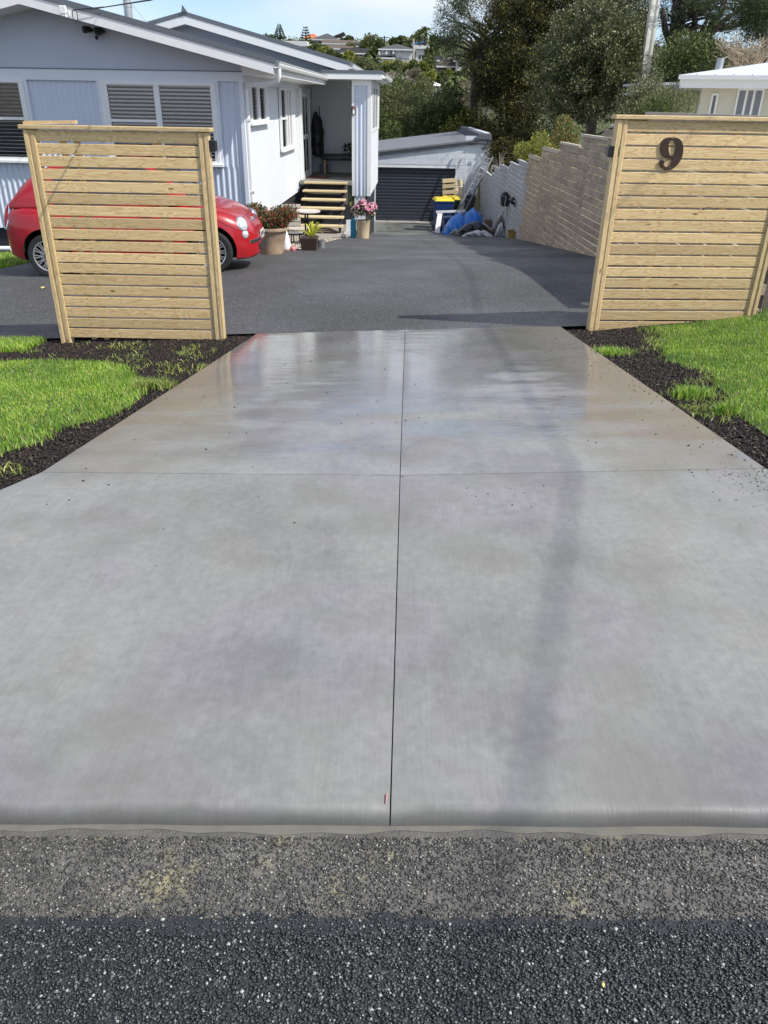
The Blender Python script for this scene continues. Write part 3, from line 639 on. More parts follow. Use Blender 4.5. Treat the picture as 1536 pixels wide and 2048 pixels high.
# offcut lying on the back of the left cap
o = MB().box(-.22, .22, -.03, .03, -.012, .012).build('offcut', m_pine2); p = at(101, 246, 7.29)
o.location = (p.x, 7.29, 1.392+.018); o.rotation_euler = (0, R(-1.5), R(2)); tag(o, 'short timber offcut lying on the cap behind the left screen', 'offcut')
xr0 = at(1237, 237, 7.2).x
fr, wr = fence_panel('slatted_fence', 'pine slatted privacy screen carrying the brown house number', xr0, xr0+1.56, 7.2, 1.545, -.40, -.18, R(3.0), 18, [(.5, .045), (1.06, .045)])
me = [c for c in fr.children if c.name.startswith('board')]

# house number on the right screen
FP = Vector((xr0, 7.2, 0)); FD = Vector((math.cos(R(3)), math.sin(R(3)), 0)); FN = Vector((FD.y, -FD.x, 0))
def zp(P): return [on(1200+x/4.571, 220+y/4.571, FP+FN*.004, FN) for x, y in P]
outer = [(670,252),(705,256),(735,272),(752,300),(761,340),(761,385),(750,430),(728,475),(695,515),(662,537),(625,546),(590,541),(562,522),(547,497),(546,472),(556,461),(572,458),(584,466),(588,480),(583,496),(588,510),(603,520),(622,522),(640,510),(653,488),(661,460),(664,432),(650,440),(620,443),(590,432),(566,408),(554,375),(552,340),(560,303),(580,273),(620,255)]
inner = [(665,273),(680,282),(690,305),(692,345),(687,385),(676,412),(660,421),(643,416),(632,392),(628,350),(632,310),(644,283)]
def number():
    cu = bpy.data.curves.new('house_number', 'CURVE'); cu.dimensions = '2D'; cu.fill_mode = 'BOTH'; cu.extrude = .004; cu.bevel_depth = .0008
    org = zp([(655, 400)])[0]
    for pts in (outer, inner):
        q = zp(pts); sp = cu.splines.new('BEZIER'); sp.bezier_points.add(len(q)-1); sp.use_cyclic_u = True
        for b, p in zip(sp.bezier_points, q):
            d = p-org; b.co = (d.dot(FD), d.z, 0); b.handle_left_type = b.handle_right_type = 'AUTO'
    o = bpy.data.objects.new('tmp', cu); C.objects.link(o); dg = bpy.context.evaluated_depsgraph_get()
    mesh = bpy.data.meshes.new_from_object(o.evaluated_get(dg)); C.objects.unlink(o); bpy.data.objects.remove(o)
    n = bpy.data.objects.new('house_number', mesh); C.objects.link(n); mesh.materials.clear(); mesh.materials.append(M('brown_metal', (.055, .030, .022), .45, metal=.3, var=.1))
    n.location = org - FN*.006; n.rotation_euler = (R(90), 0, R(3)); return tag(n, 'brown metal figure 9 fixed to the right timber screen', 'house number')
num = number()
for (x, y) in [(670, 262), (640, 530)]:
    p = zp([(x, y)])[0]+FN*(-.0015); c = MB().blob(p, .0035).build('screw', m_galv, num)
def wall_light(px0, px1, py0, py1, Y, label):
    a = at(px0, py1, Y); b = at(px1, py0, Y)
    t = thing('gate_light', label, 'wall light', ((a.x+b.x)/2, Y, a.z))
    MB().box(a.x, b.x, Y-.045, Y+.045, a.z, b.z).build('housing', m_black, t, bevel=.004)
    MB().box(a.x+.012, b.x-.012, Y-.033, Y+.033, b.z-.001, b.z+.003).build('lens', m_glass, t)
    MB().box(a.x+.012, b.x-.012, Y-.033, Y+.033, a.z-.003, a.z+.001).build('lens', m_glass, t)
pl = at(414, 290, 7.25)
wall_light(411, 432, 281, 302, 7.245, 'black square up-down light on the inner side of the left screen')
wall_light(1213, 1237, 293, 313, 7.245, 'black square up-down light on the inner side of the numbered screen')
# overhead service cable (its soft shadow falls on the slab)
HC = 6.3; k = HC/math.tan(SUN_EL); sx, sy = SUN_DIR.x/math.cos(SUN_EL)*k, SUN_DIR.y/math.cos(SUN_EL)*k
SP = [G(1012, 1600), G(1074, 1220), G(1112, 953), G(1030, 668)]
pts = [Vector((p.x+sx, p.y+sy, HC+.0)) for p in SP]
d0_ = (pts[1]-pts[0]).normalized(); d1_ = (pts[3]-pts[2]).normalized()
pts = [pts[0]-d0_*14+Vector((0, 0, .5)), pts[0]-d0_*5+Vector((0, 0, .1))]+pts+[pts[3]+d1_*6+Vector((.0, 0, .15)), pts[3]+d1_*14+Vector((0, 0, .6)), pts[3]+d1_*28.5+Vector((0, 0, 2.0))]
PTOP = pts[-1]
tag(MB().tube(pts, .010, 8).build('service_cable', m_blackp, smooth=True), 'thick bundled black cable running overhead along the drive', 'cable')

# ================================================================== stepped block wall on the right
WD = Vector(((WX1-WX0)/22, 1, 0)).normalized(); WN = Vector((-WD.y, WD.x, 0))   # face normal towards the drive
m_block = M('brown_retaining_block', (.39, .315, .225), .85, var=.30, scale=7, bump=.004, bscale=40, rand=.16)
m_blockg = M('grey_retaining_block', (.42, .43, .44), .8, var=.22, scale=5, bump=.004, bscale=40, rand=.1)
wall = thing('block_wall', 'long stepped retaining wall of brown and grey blocks down the right side of the drive', 'wall', (wallx(12), 12, Tz(wallx(12), 12)))
CH = .115; STEP = [(7.5, 11.95, 1.55), (11.95, 13.6, 1.36), (13.6, 15.35, 1.17), (15.35, 16.95, .98), (16.95, 18.6, .80), (18.6, 20.2, .56), (20.2, 21.8, .38), (21.8, 23.2, .24), (23.2, 25, .06), (25, 27, -.1), (27, 31, -.42)]
Z0 = 1.55-.04
def topz(Y):
    for a, b, z in STEP:
        if a <= Y < b: return z
    return STEP[-1][2]
LEAN = .03
def wall_piece(mb, ya, yb, z0, z1, prow=0.0):
    zc = -1.2
    def P(Y, z, dep):
        x = wallx(Y)+(z0-zc)*LEAN*.5+dep; return (x, Y, z)
    x0a, x0b = wallx(ya)+(z0+1.2)*LEAN-prow, wallx(yb)+(z0+1.2)*LEAN-prow
    v = [(x0a+.002, ya, z1), (x0a, ya, z1-.002), (x0a-.002, ya, z0), (x0a+.035, ya, z0), (x0a+.035, ya, z1)]
    w = [(x0b+.002, yb, z1), (x0b, yb, z1-.002), (x0b-.002, yb, z0), (x0b+.035, yb, z0), (x0b+.035, yb, z1)]
    mb.add(v+w, [(4, 3, 2, 1, 0), (5, 6, 7, 8, 9)]+[(i, (i+1) % 5, 5+(i+1) % 5, 5+i) for i in range(5)])
rest = MB(); restg = MB(); k = 0; nind = 0
zc = Z0
rows = []
while zc > -3.0: rows.append((zc-CH, zc)); zc -= CH
for r_i, (z0, z1) in enumerate(rows):
    y = 7.5+(.30 if r_i % 2 else 0)+random.uniform(-.03, .03)
    while y < 30.95:
        ln_ = random.choice([.6, .6, .6, .45, .75]); ya, yb = y, min(y+ln_, 30.97); y += ln_
        ym = (ya+yb)/2
        if z1 > topz(ym)+.03: continue
        if z1 < Tz(wallx(ym), ym)-.05: continue
        grey = ym > 20.2+.0
        prow = random.uniform(-.004, .005)
        if 11.6 < ym < 18.6 and nind < 292:
            nind += 1
            b = MB(); wall_piece(b, ya+.003, yb-.003, z0+.018, z1, prow)
            b.build('block', m_block, wall, origin=(wallx(ym), ym, z0))
        else: wall_piece(restg if grey else rest, ya+.003, yb-.003, z0+.018, z1, prow)
tag(rest.build('block_courses', m_block, wall), kind='stuff'); tag(restg.build('block_courses', m_blockg, wall, ), 'grey painted blocks of the far end of the wall', kind='stuff')
m_capst = M('coping_block', (.55, .49, .38), .8, var=.1)
for a, b, z in STEP:
    c = MB(); x0a, x0b = wallx(a)+(z+1.2)*LEAN-.02, wallx(b)+(z+1.2)*LEAN-.02
    c.add([(x0a, a, z-.04), (x0a+.075, a, z-.04), (x0b+.075, b, z-.04), (x0b, b, z-.04), (x0a, a, z), (x0a+.075, a, z), (x0b+.075, b, z), (x0b, b, z)], [(0, 3, 2, 1), (4, 5, 6, 7), (0, 1, 5, 4), (1, 2, 6, 5), (2, 3, 7, 6), (3, 0, 4, 7)])
    c.build('coping', m_capst if z > .5 else m_blockg, wall)
for yy in np.arange(7.6, 30.8, 1.8):
    zt_ = topz(yy)-.06; xx = wallx(yy)+(zt_+1.2)*LEAN*.5+.045
    MB().box(xx, xx+.06, yy-.045, yy+.045, Tz(xx, yy)-.2, zt_).build('post', m_oldwood, wall)

# ================================================================== the house on the left
HC0 = Vector((-2.6, 15.3, 0)); HRZ = -math.atan(.034)
house = thing('house', 'light blue-grey house with corrugated cladding, white trims and a low gable roof', 'house', HC0, HRZ)
HM = Matrix.Translation(HC0) @ Matrix.Rotation(HRZ, 4, 'Z'); HI = HM.inverted()
def hl(p): return HI @ Vector(p)
def fp(px, py, y=0.0): return hl(on(px, py, HM @ Vector((0, y, 0)), HM.to_3x3() @ Vector((0, 1, 0))))
def sp(px, py, x=0.0): return hl(on(px, py, HM @ Vector((x, 0, 0)), HM.to_3x3() @ Vector((1, 0, 0))))
def hp(mb, name, mat, parent=None, **k): return mb.build(name, mat, parent or house, local=True, **k)
ZB, ZW = -.62, 1.90
hp(MB().box(-6.9, -.13, .05, .20, ZB+.02, 2.02), 'wall', m_paint)
hp(MB().box(-.22, -.034, .06, 7.0, -.50, 2.0), 'wall', m_paint)
hp(MB().box(-.20, -.003, 7.0, 9.72, -.25, 2.3), 'wall', m_paint)
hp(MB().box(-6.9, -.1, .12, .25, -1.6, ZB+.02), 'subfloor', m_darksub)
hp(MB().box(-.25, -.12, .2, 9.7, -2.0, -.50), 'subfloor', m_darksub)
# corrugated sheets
m_corr = M('corrugated_paint', (.60, .66, .755), .4, var=.03, scale=2)
def corr_x(x0, x1, y, z0, z1, pitch=.106, dep=.020):
    mb = MB(); xs_ = []; x = x0
    prof = [(0, 0), (.30, 0), (.42, 1), (.62, 1), (.74, 0)]
    while x < x1:
        for f, d in prof:
            if x+f*pitch <= x1: xs_.append((x+f*pitch, y-d*dep))
        x += pitch
    xs_.append((x1, y)); vs = [(a, b, z0) for a, b in xs_]+[(a, b, z1) for a, b in xs_]; n = len(xs_)
    mb.add(vs, [(i, i+1, n+i+1, n+i) for i in range(n-1)]); return mb
for a in [(-6.88, -.02, .045, ZB, .52), (-3.80, -2.56, .045, .52, 1.885), (-.43, -.02, .045, .52, 1.885), (-6.88, -5.9, .045, .52, 1.885)]:
    hp(corr_x(*a), 'corrugated_sheet', m_corr)
# belt board, gable, corner boards
hp(MB().box(-6.9, .02, -.005, .05, 1.885, 2.03), 'belt_board', m_trim)
hp(MB().box(-6.9, .02, -.02, .055, 2.03, 2.045), 'belt_flashing', m_grayroof)
RS = .2275; AX, AZ = -3.43, 2.92; EX, EZ = .66, 1.99
m_gab = M('gable_board_paint', (.50, .555, .63), .6, var=.03, scale=1.5)
gz = lambda x: AZ-abs(x-AX)*RS
hp(MB().prism([(-6.9, .03, 2.045), (.0, .03, 2.045), (.0, .03, gz(0)-.0), (AX, .03, AZ), (-6.9, .03, gz(-6.9))], (0, .08, 0)), 'gable', m_gab)
hp(MB().box(-.06, .012, -.012, .06, ZB, 1.885), 'corner_board', m_trim, bevel=.002)
hp(MB().box(-.004, .016, .06, 6.98, 1.86, 2.0), 'frieze_board', m_trim)
# roof: two slopes, barge boards, fascia, gutter
yb, ye = -.60, 7.45
def slope(s):   # s=+1 right side, -1 left
    ex = AX+s*(EX-AX); mb = MB()
    mb.prism([(AX, yb+.02, AZ+.165), (AX, yb+.02, AZ+.235), (ex+s*.05, yb+.02, gz(ex)+.225-.012), (ex+s*.05, yb+.02, gz(ex)+.155-.012)], (0, 10.6, 0)); return mb
hp(slope(1), 'roof', m_grayroof); hp(slope(-1), 'roof', m_grayroof)
for s in (1, -1):
    ex = AX+s*(EX-AX)
    hp(MB().prism([(AX, yb, AZ), (AX, yb, AZ+.15), (ex, yb, gz(ex)+.15), (ex, yb, gz(ex))], (0, .03, 0)), 'barge_board', m_white)
    hp(MB().prism([(AX, yb-.012, AZ+.15), (AX, yb-.012, AZ+.245), (ex+s*.03, yb-.012, gz(ex)+.235), (ex+s*.03, yb-.012, gz(ex)+.15)], (0, .05, 0)), 'barge_flashing', m_grayroof)
    hp(MB().prism([(AX, yb+.03, AZ), (AX, yb+.03, AZ+.012), (ex, yb+.03, gz(ex)+.012), (ex, yb+.03, gz(ex))], (0, .61, 0)), 'verge_soffit', m_white)
hp(MB().box(.0, EX-.02, .0, ye, 1.99, 2.005), 'eave_soffit', m_white)
hp(MB().prism([(.0, -.004, 1.985), (EX-.02, -.004, 1.985), (EX-.02, -.004, gz(EX)+.14), (0, -.004, gz(0)+.14)], (0, .02, 0)), 'eave_box_end', m_white)
hp(MB().box(EX-.02, EX, yb+.03, ye, 1.985, 2.15), 'fascia', m_white)
def gutter(name, x, y0, y1, z, w=.11, h=.085, s=1):
    pr = [(0, .0), (0, -h*.6), (w*.12, -h*.9), (w*.4, -h), (w*.75, -h*.85), (w*.95, -h*.4), (w, 0), (w+.012, .006), (w+.012, .012), (w-.004, .004), (w*.9, -h*.38), (w*.72, -h*.75), (w*.4, -h*.9), (w*.15, -h*.8), (.008, -h*.5), (.008, 0)]
    return MB().prism([(x+s*a, y0, z+b) for a, b in pr], (0, y1-y0, 0))
hp(gutter('gutter', EX+.002, yb-.0, ye, 2.16), 'gutter', m_white)
q = [fp(556, 150, -.45), ]
dpx = EX+.06
hp(MB().tube([(dpx, -.40, 2.08), (dpx, -.40, 1.97), (dpx-.03, -.38, 1.90), (dpx-.12, -.33, 1.875), (.10, .02, 1.83), (.055, .08, 1.80), (.05, .09, 1.70), (.05, .09, -.62), (.06, .09, -.9)], .038, 10), 'downpipe', m_white, smooth=True)
for z in (1.28, .1): hp(MB().box(-.005, .105, .045, .135, z, z+.03), 'pipe_clip', m_white)

m_blind = M('blind_slat', (.85, .86, .87), .5, var=.02)
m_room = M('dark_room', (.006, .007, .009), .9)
def window(face, a0, a1, z0, z1, cols, transom=None, tilt=35, sill=True, frame=.045, slats=True, label=None):
    """face 'f': a = x on the front wall (y=0). face 's': a = y on the side wall (x=0). cols = list of (a0,a1,has_transom) glass openings"""
    def bx(u0, u1, d0, d1, w0, w1):
        m = MB()
        return m.box(u0, u1, -d1, -d0, w0, w1) if face == 'f' else m.box(d0, d1, u0, u1, w0, w1)
    fr = MB(); F_ = hp(bx(a0, a1, -.03, -.02, z0, z1), 'window', m_room)
    if label: F_['label'] = label
    def sub(m, nm, mt, **k): return m.build(nm, mt, F_, local=True, **k)
    for (u0, u1, w0, w1) in ((a0, a1, z1-frame, z1), (a0, a1, z0, z0+frame), (a0, a0+frame, z0+frame, z1-frame), (a1-frame, a1, z0+frame, z1-frame)):
        sub(bx(u0, u1, -.02, .035, w0, w1), 'frame', m_white)
    us = [a0+frame]+[v for c in cols for v in c[:2]]+[a1-frame]
    for i in range(0, len(us), 2):
        if us[i+1]-us[i] > .004: sub(bx(us[i], us[i+1], -.02, .028, z0+frame, z1-frame), 'mullion', m_white)
    for c in cols:
        u0, u1, tr = c
        if tr: sub(bx(u0, u1, -.018, .045, tr-.022, tr+.022), 'transom', m_white)
        sub(bx(u0, u1, -.004, .0, z0+frame, z1-frame), 'pane', m_gl)
        if slats:
            me = None; z = z0+frame+.03
            while z < z1-frame-.01:
                if me is None:
                    t = R(tilt); dx, dz = .0235*math.cos(t), .0235*math.sin(t); m = MB()
                    if face == 'f': m.obox(((u0+u1)/2, .012+.0, z), ((u1-u0)/2-.006, 0, 0), (0, .5*dx, -dz), (0, .001, .001))
                    else: m.obox((-.012, (u0+u1)/2, z), (0, (u1-u0)/2-.006, 0), (-.5*dx, 0, -dz), (.001, 0, .001))
                    me = sub(m, 'blind_slat', m_blind); zz = z
                else: dup(me, F_, (0, 0, z-zz))
                z += .0605
    if sill: sub(bx(a0-.05, a1+.05, -.0, .075, z0-.045, z0), 'sill', m_white, bevel=.004)
    return F_
# real glass: mostly clear, with reflections
m_gl = bpy.data.materials.new('clear_window_glass'); m_gl.use_nodes = True
_n = m_gl.node_tree; _n.nodes.remove(_n.nodes['Principled BSDF'])
_t = N(m_gl, 'ShaderNodeBsdfTransparent'); _g = N(m_gl, 'ShaderNodeBsdfGlossy', ins={'Roughness': .03}); _f = N(m_gl, 'ShaderNodeFresnel', ins={'IOR': 1.5}); _x = N(m_gl, 'ShaderNodeMixShader')
_n.links.new(_f.outputs[0], _x.inputs[0]); _n.links.new(_t.outputs[0], _x.inputs[1]); _n.links.new(_g.outputs[0], _x.inputs[2]); _n.links.new(_x.outputs[0], _n.nodes['Material Output'].inputs[0])
# cut room depth: slats sit between the pane and the dark backing, the wall behind is hidden by the backing
window('f', -5.88, -3.86, .57, 1.86, [(-5.80, -4.72, 1.25), (-4.62, -3.95, 1.25)], tilt=12, frame=.05)
window('f', -2.50, -.47, .57, 1.86, [(-2.38, -1.56, 1.25), (-1.46, -.56, None)], tilt=38, frame=.05)
window('s', .55, 2.40, 1.235, 1.86, [(.72, 1.28, None), (1.50, 2.10, None)], tilt=30)
window('s', 3.95, 6.05, .62, 1.86, [(4.06, 4.72, 1.25), (4.86, 5.06, None), (5.25, 5.5, None)], slats=False)
for a, b in ((-3.86, -3.80), (-2.56, -2.50), (-.47, -.42)): hp(MB().box(a, b, -.012, .05, .525, 1.885), 'facing_board', m_trim)
hp(MB().box(-6.88, -.42, -.010, .05, 1.86, 1.885), 'facing_board', m_trim)
# front door, seen edge-on inside the porch
D = hp(MB().box(-.002, .03, 7.25, 8.75, -.25, 1.80), 'door', m_white)
for z0, z1 in ((-.08, .70), (.82, 1.70)):
    for y0, y1 in ((7.45, 7.78), (7.98, 8.3)): MB().box(.028, .034, y0, y1, z0, z1).build('pane', m_glass, D, local=True)
MB().box(.03, .075, 7.86, 7.90, .74, .78).build('handle', m_galv, D, local=True)
for y0, y1 in ((7.15, 7.25), (8.75, 8.85)): hp(MB().box(-.002, .05, y0, y1, -.25, 1.9), 'door_frame', m_white)
# porch: floor, back wall, roof, right-hand room with corrugated front
PX0, PX1 = 1.36, 1.83
m_deck = M('porch_floor', (.20, .20, .185), .8, var=.15)
hp(MB().box(0, PX0, 6.72, 9.8, -.33, -.25), 'porch_floor', m_deck)
hp(MB().box(-.003, PX0, 9.72, 9.85, -.25, 2.2), 'porch_back_wall', m_paint)
hp(MB().box(PX0, PX1, 7.1, 11.3, ZB, 2.15), 'side_room', m_paint)
hp(MB().box(PX0+.1, PX1-.1, 7.3, 11.2, -2.4, ZB), 'subfloor', m_darksub)
hp(MB().box(PX0+.05, PX0+.34, 7.12, 7.2, -1.5, ZB), 'pier', m_trim)
hp(corr_x(PX0+.05, PX1-.08, 7.095, ZB, 1.98, .11, .02), 'corrugated_sheet', m_corr)
hp(MB().box(PX0-.01, PX0+.05, 7.06, 7.12, ZB, 2.1), 'corner_board', m_white); hp(MB().box(PX1-.08, PX1+.015, 7.06, 7.14, ZB, 2.1), 'corner_board', m_white)
hp(MB().box(PX0, PX1, 7.055, 7.1, 1.98, 2.1), 'head_board', m_white)
hp(MB().box(PX1, PX1+.02, 7.14, 11.3, .9, 2.08), 'window_panel', m_white)
window_side = [(7.5, 8.5), (8.7, 9.7)]
for y0, y1 in window_side:
    w_ = hp(MB().box(PX1+.018, PX1+.03, y0, y1, 1.0, 1.95), 'window', m_glass)
    MB().box(PX1+.028, PX1+.05, y0-.05, y0, .95, 2.0).build('frame', m_white, w_, local=True); MB().box(PX1+.028, PX1+.05, y1, y1+.05, .95, 2.0).build('frame', m_white, w_, local=True)
hp(MB().box(.62, 2.12, 6.9, 11.6, 2.12, 2.14), 'porch_ceiling', m_white)
hp(MB().box(.62, 2.12, 6.87, 6.90, 2.11, 2.235), 'porch_fascia', m_white)
hp(MB().box(.60, 2.13, 6.86, 11.6, 2.235, 2.31), 'porch_roof', m_grayroof)
hp(gutter('g', 2.12, 6.9, 11.6, 2.22), 'gutter', m_white)
# rear wing with its own gable
ry = 9.0
wa = fp(370, 48, ry); we = fp(697, 146, ry); ws = (wa.z-we.z)/(we.x-wa.x)
wz = lambda x: wa.z-abs(x-wa.x)*ws
hp(MB().prism([(wa.x-6, ry+.5, 2.2), (we.x-.55, ry+.5, 2.2), (we.x-.55, ry+.5, wz(we.x-.55)), (wa.x, ry+.5, wa.z), (wa.x-6, ry+.5, wz(wa.x-6))], (0, .1, 0)), 'wing_gable', m_gab)
hp(MB().box(we.x-.65, we.x-.55, ry+.5, ry+6, 2.2, wz(we.x-.55)), 'wing_wall', m_paint)
for s in (1, -1):
    ex = wa.x+s*(we.x-wa.x)
    hp(MB().prism([(wa.x, ry, wa.z), (wa.x, ry, wa.z+.19), (ex, ry, wz(ex)+.19), (ex, ry, wz(ex))], (0, .03, 0)), 'barge_board', m_white)
    hp(MB().prism([(wa.x, ry-.01, wa.z+.19), (wa.x, ry-.01, wa.z+.29), (ex+s*.05, ry-.01, wz(ex)+.28), (ex+s*.05, ry-.01, wz(ex)+.19)], (0, 7, 0)), 'roof', m_grayroof)
    hp(MB().prism([(wa.x, ry+.03, wa.z), (wa.x, ry+.03, wa.z+.01), (ex, ry+.03, wz(ex)+.01), (ex, ry+.03, wz(ex))], (0, 6.5, 0)), 'verge_soffit', m_white)
hp(MB().prism([(wa.x-.06, ry-.05, wa.z+.27), (wa.x+.1, ry-.05, wa.z+.27), (wa.x-.02, ry-.05, wa.z+.43)], (0, .03, 0)), 'ridge_finial', m_grayroof)
hp(gutter('g', we.x+.002, ry+.02, ry+4.5, we.z+.2, .13, .10), 'gutter', m_white)
hp(MB().tube([(we.x-.03, ry+.35, we.z+.1), (we.x-.03, ry+.35, we.z-.35)], .045, 8), 'downpipe', m_white, smooth=True)
# flue with bracket
fl_ = hl(at(257, 30, 18.2))
flue = hp(MB().tube([(fl_.x, fl_.y, fl_.z-.6), (fl_.x, fl_.y, fl_.z+1.6)], .078, 16), 'flue', m_galv, smooth=True)
MB().tube([(fl_.x+.07, fl_.y, fl_.z+.22), (fl_.x+.42, fl_.y, fl_.z-.20)], .010, 6).build('stay', m_galv, flue, local=True)
MB().lathe([(.079, -.02), (.086, -.02), (.086, .02), (.079, .02)], (fl_.x, fl_.y, fl_.z+.15), 16).build('collar', m_galv, flue, local=True)
# plumbing and meter at the left end
hp(MB().tube([hl(at(-60, 497, 15.25)), hl(at(22, 497, 15.25))], .045, 10), 'waste_pipe', m_white, smooth=True)

# fittings fixed to the house (things of their own)
def at_h(px, py, y): return HM @ fp(px, py, y)
fl2 = at_h(195, 62, .02); t = thing('floodlight', 'black twin security floodlight under the front gable rake', 'security light', fl2)
MB().blob(fl2+Vector((.03, -.04, -.01)), (.06, .05, .06), 12, 8).build('mount', m_blackp, t, smooth=True)
for dx, dz, s in ((-.13, .015, -1), (.07, .0, 1)):
    a = fl2+Vector((dx, -.10, dz)); MB().tube([a+Vector((.07, .05, -.01)), a+Vector((0.03, 0, 0)), a+Vector((-.05, -.07, -.01))], [.018, .045, .055], 12).build('lamp_head', m_blackp, t, smooth=True)
MB().blob(fl2+Vector((.0, -.09, -.10)), (.03, .03, .035), 10, 6).build('sensor', m_blackp, t, smooth=True)
bx_ = at_h(126, 20, -.66); t = thing('cable_box', 'small white cable entry box on the front barge board', 'junction box', bx_)
MB().box(bx_.x-.055, bx_.x+.055, bx_.y-.035, bx_.y+.02, bx_.z-.055, bx_.z+.06).build('housing', m_white, t, bevel=.008)
MB().tube([bx_+Vector((.03, -.01, -.05)), bx_+Vector((.05, -.02, -.10)), bx_+Vector((.10, -.02, -.08)), bx_+Vector((.09, -.02, .0))], .014, 8).build('insulator', m_white, t, smooth=True)
w0 = at_h(146, 20, -.66)
tag(MB().tube([w0, w0+Vector((.5, .0, .05)), at(180, 19, 14.0), at(230, 11, 11.5), at(300, 0, 8.0), at(480, -60, 4.0)], .007, 6).build('overhead_wire', m_blackp), 'thin black wire running from the house gable out over the drive', 'wire')
tag(MB().tube([w0+Vector((.05*math.sin(a)*.8+.02, 0, -.075+.085*math.cos(a))) for a in [i*math.pi/8 for i in range(17)]], .006, 6).build('wire_loop', m_blackp), 'loop of slack black wire hanging below the white box on the gable', 'wire')
wl_ = at_h(707, 222, 7.02); t = thing('wall_lamp', 'brown hooded wall lamp on the corrugated wall beside the porch', 'wall lamp', wl_)
MB().box(wl_.x-.05, wl_.x+.05, wl_.y-.02, wl_.y+.05, wl_.z-.09, wl_.z+.11).build('backplate', M('bronze', (.10, .055, .045), .5, metal=.4), t, bevel=.02)
MB().tube([wl_+Vector((0, -.05, -.07)), wl_+Vector((0, -.05, .05))], .026, 10).build('lens', m_white, t, smooth=True)
MB().tube([wl_+Vector((0, -.05, .05)), wl_+Vector((0, -.05, .09))], [.05, .03], 12).build('hood', bpy.data.materials['bronze'], t, smooth=True)

# ------------------------------------------------------------------ porch steps and landing
st = thing('porch_steps', 'open timber steps with pale treads rising to the porch', 'stairs', (-1.6, 20.4, -1.3))
SM = lambda x, y, z: HM @ Vector((x, y, z))
tr0 = None
for k in range(6):
    z = -.25-.175*k; y = 6.72-.285*k
    p = SM(.70, y-.12, z-.02)
    wdt = .56 if k else .58
    if tr0 is None:
        tr0 = MB().box(-.565, .565, -.14, .14, -.021, .021).build('tread', m_step, st, local=True, bevel=.006)
        o = tr0
    else: o = dup(tr0, st)
    o.location = p-Vector(st.location); o.rotation_euler = (0, 0, HRZ)
m_blackstr = M('black_painted_stringer', (.02, .02, .022), .6, var=.1)
for x in (.20, 1.18):
    a, b = SM(x, 6.70, -.40), SM(x, 6.72-.285*5-.1, -1.27); MB().bar(a, b, .045, .19).build('stringer', m_blackstr, st)
MB().bar(SM(1.22, 6.70, -.80), SM(1.22, 6.70, -.28), .09, .09).build('post', m_oldwood, st)
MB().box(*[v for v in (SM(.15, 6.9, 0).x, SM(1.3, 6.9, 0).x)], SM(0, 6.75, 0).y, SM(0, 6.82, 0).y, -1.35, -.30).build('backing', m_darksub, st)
for k in range(1, 5):
    a = SM(.25, 6.9-.25*k, -.36-.175*k); b = SM(1.1, 6.9-.25*k, -.36-.175*k); MB().bar(a, b, .02, .02).build('cross_rod', m_galv, st)
ld = G(690, 470)
m_land = M('exposed_aggregate_slab', (.30, .27, .235), .85, var=.35, scale=60, bump=.004, bscale=120)
tag(MB().prism([(-2.55, 18.9, -1.6), (-1.32, 18.6, -1.6), (-1.08, 19.6, -1.6), (-1.02, 22.2, -1.6), (-2.55, 22.2, -1.6)], (0, 0, .285)).build('landing_slab', m_land, bevel=.01), kind='structure')
m_edge = M('concrete_edging', (.40, .39, .36), .8, var=.2)
tag(MB().bar((-1.10, 19.3, -1.30), (-.98, 22.4, -1.37), .09, .16).build('landing_edge', m_edge, bevel=.008), kind='structure')
# pebble garden
m_peb = chipmat('garden_pebbles', [(0, (.20, .17, .13)), (.3, (.34, .29, .22)), (.6, (.46, .40, .31)), (.85, (.60, .55, .46))], .7)
GP = [(-2.75, 13.6), (G(505, 512).x-.1, 13.55)]+[tuple(G(x, y)[:2]) for x, y in [(570, 504), (605, 499), (640, 489), (668, 481)]]+[(-1.12, 19.0), (-1.3, 19.2), (-2.6, 19.4), (-2.72, 16)]
X, Y = fillpoly(GP, 9000, .01); stones('garden_gravel', X, Y, RNG.uniform(.012, .03, len(X)), m_peb, .6, .015, 'pale pebbles covering the narrow garden beside the house wall')

# ================================================================== small red hatchback
m_car = bpy.data.materials.new('red_car_paint'); m_car.use_nodes = True
_p = m_car.node_tree.nodes['Principled BSDF']; _p.inputs['Base Color'].default_value = (.36, .002, .008, 1); _p.inputs['Roughness'].default_value = .32; _p.inputs['Coat Weight'].default_value = .7; _p.inputs['Coat Roughness'].default_value = .03
_nz = N(m_car, 'ShaderNodeTexNoise', ins={'Scale': 900}); _b = N(m_car, 'ShaderNodeBump', ins={'Distance': .0002}); m_car.node_tree.links.new(_nz.outputs[0], _b.inputs['Height']); m_car.node_tree.links.new(_b.outputs[0], _p.inputs['Normal'])
m_tyre = M('tyre_rubber', (.018, .018, .019), .75, var=.2, scale=20)
m_chrome = M('chrome', (.75, .76, .78), .12, metal=1, var=.05)
m_rim = M('alloy_rim', (.60, .60, .61), .28, metal=.8, var=.05)
m_arch = M('wheel_arch_black', (.008, .008, .009), .85)
m_lens = M('headlight_lens', (.62, .66, .70), .08, metal=.35, var=.15, scale=30)
m_grille = M('grille_black', (.02, .022, .024), .5)
car = thing('parked_car', 'small rounded red hatchback parked behind the left screen with its nose to the right', 'car')
CR = R(1.5)
rw, fw = G(77, 558), G(415, 547)
cx, cyy = -3.66, 12.10
zr, zf_ = Tz(-4.93, 11.6), Tz(-2.63, 11.6)
car.location = (cx, cyy, (zr+zf_)/2+.02); car.rotation_euler = (0, -math.atan2(zf_-zr, 2.3), CR)
def cp(v): return v
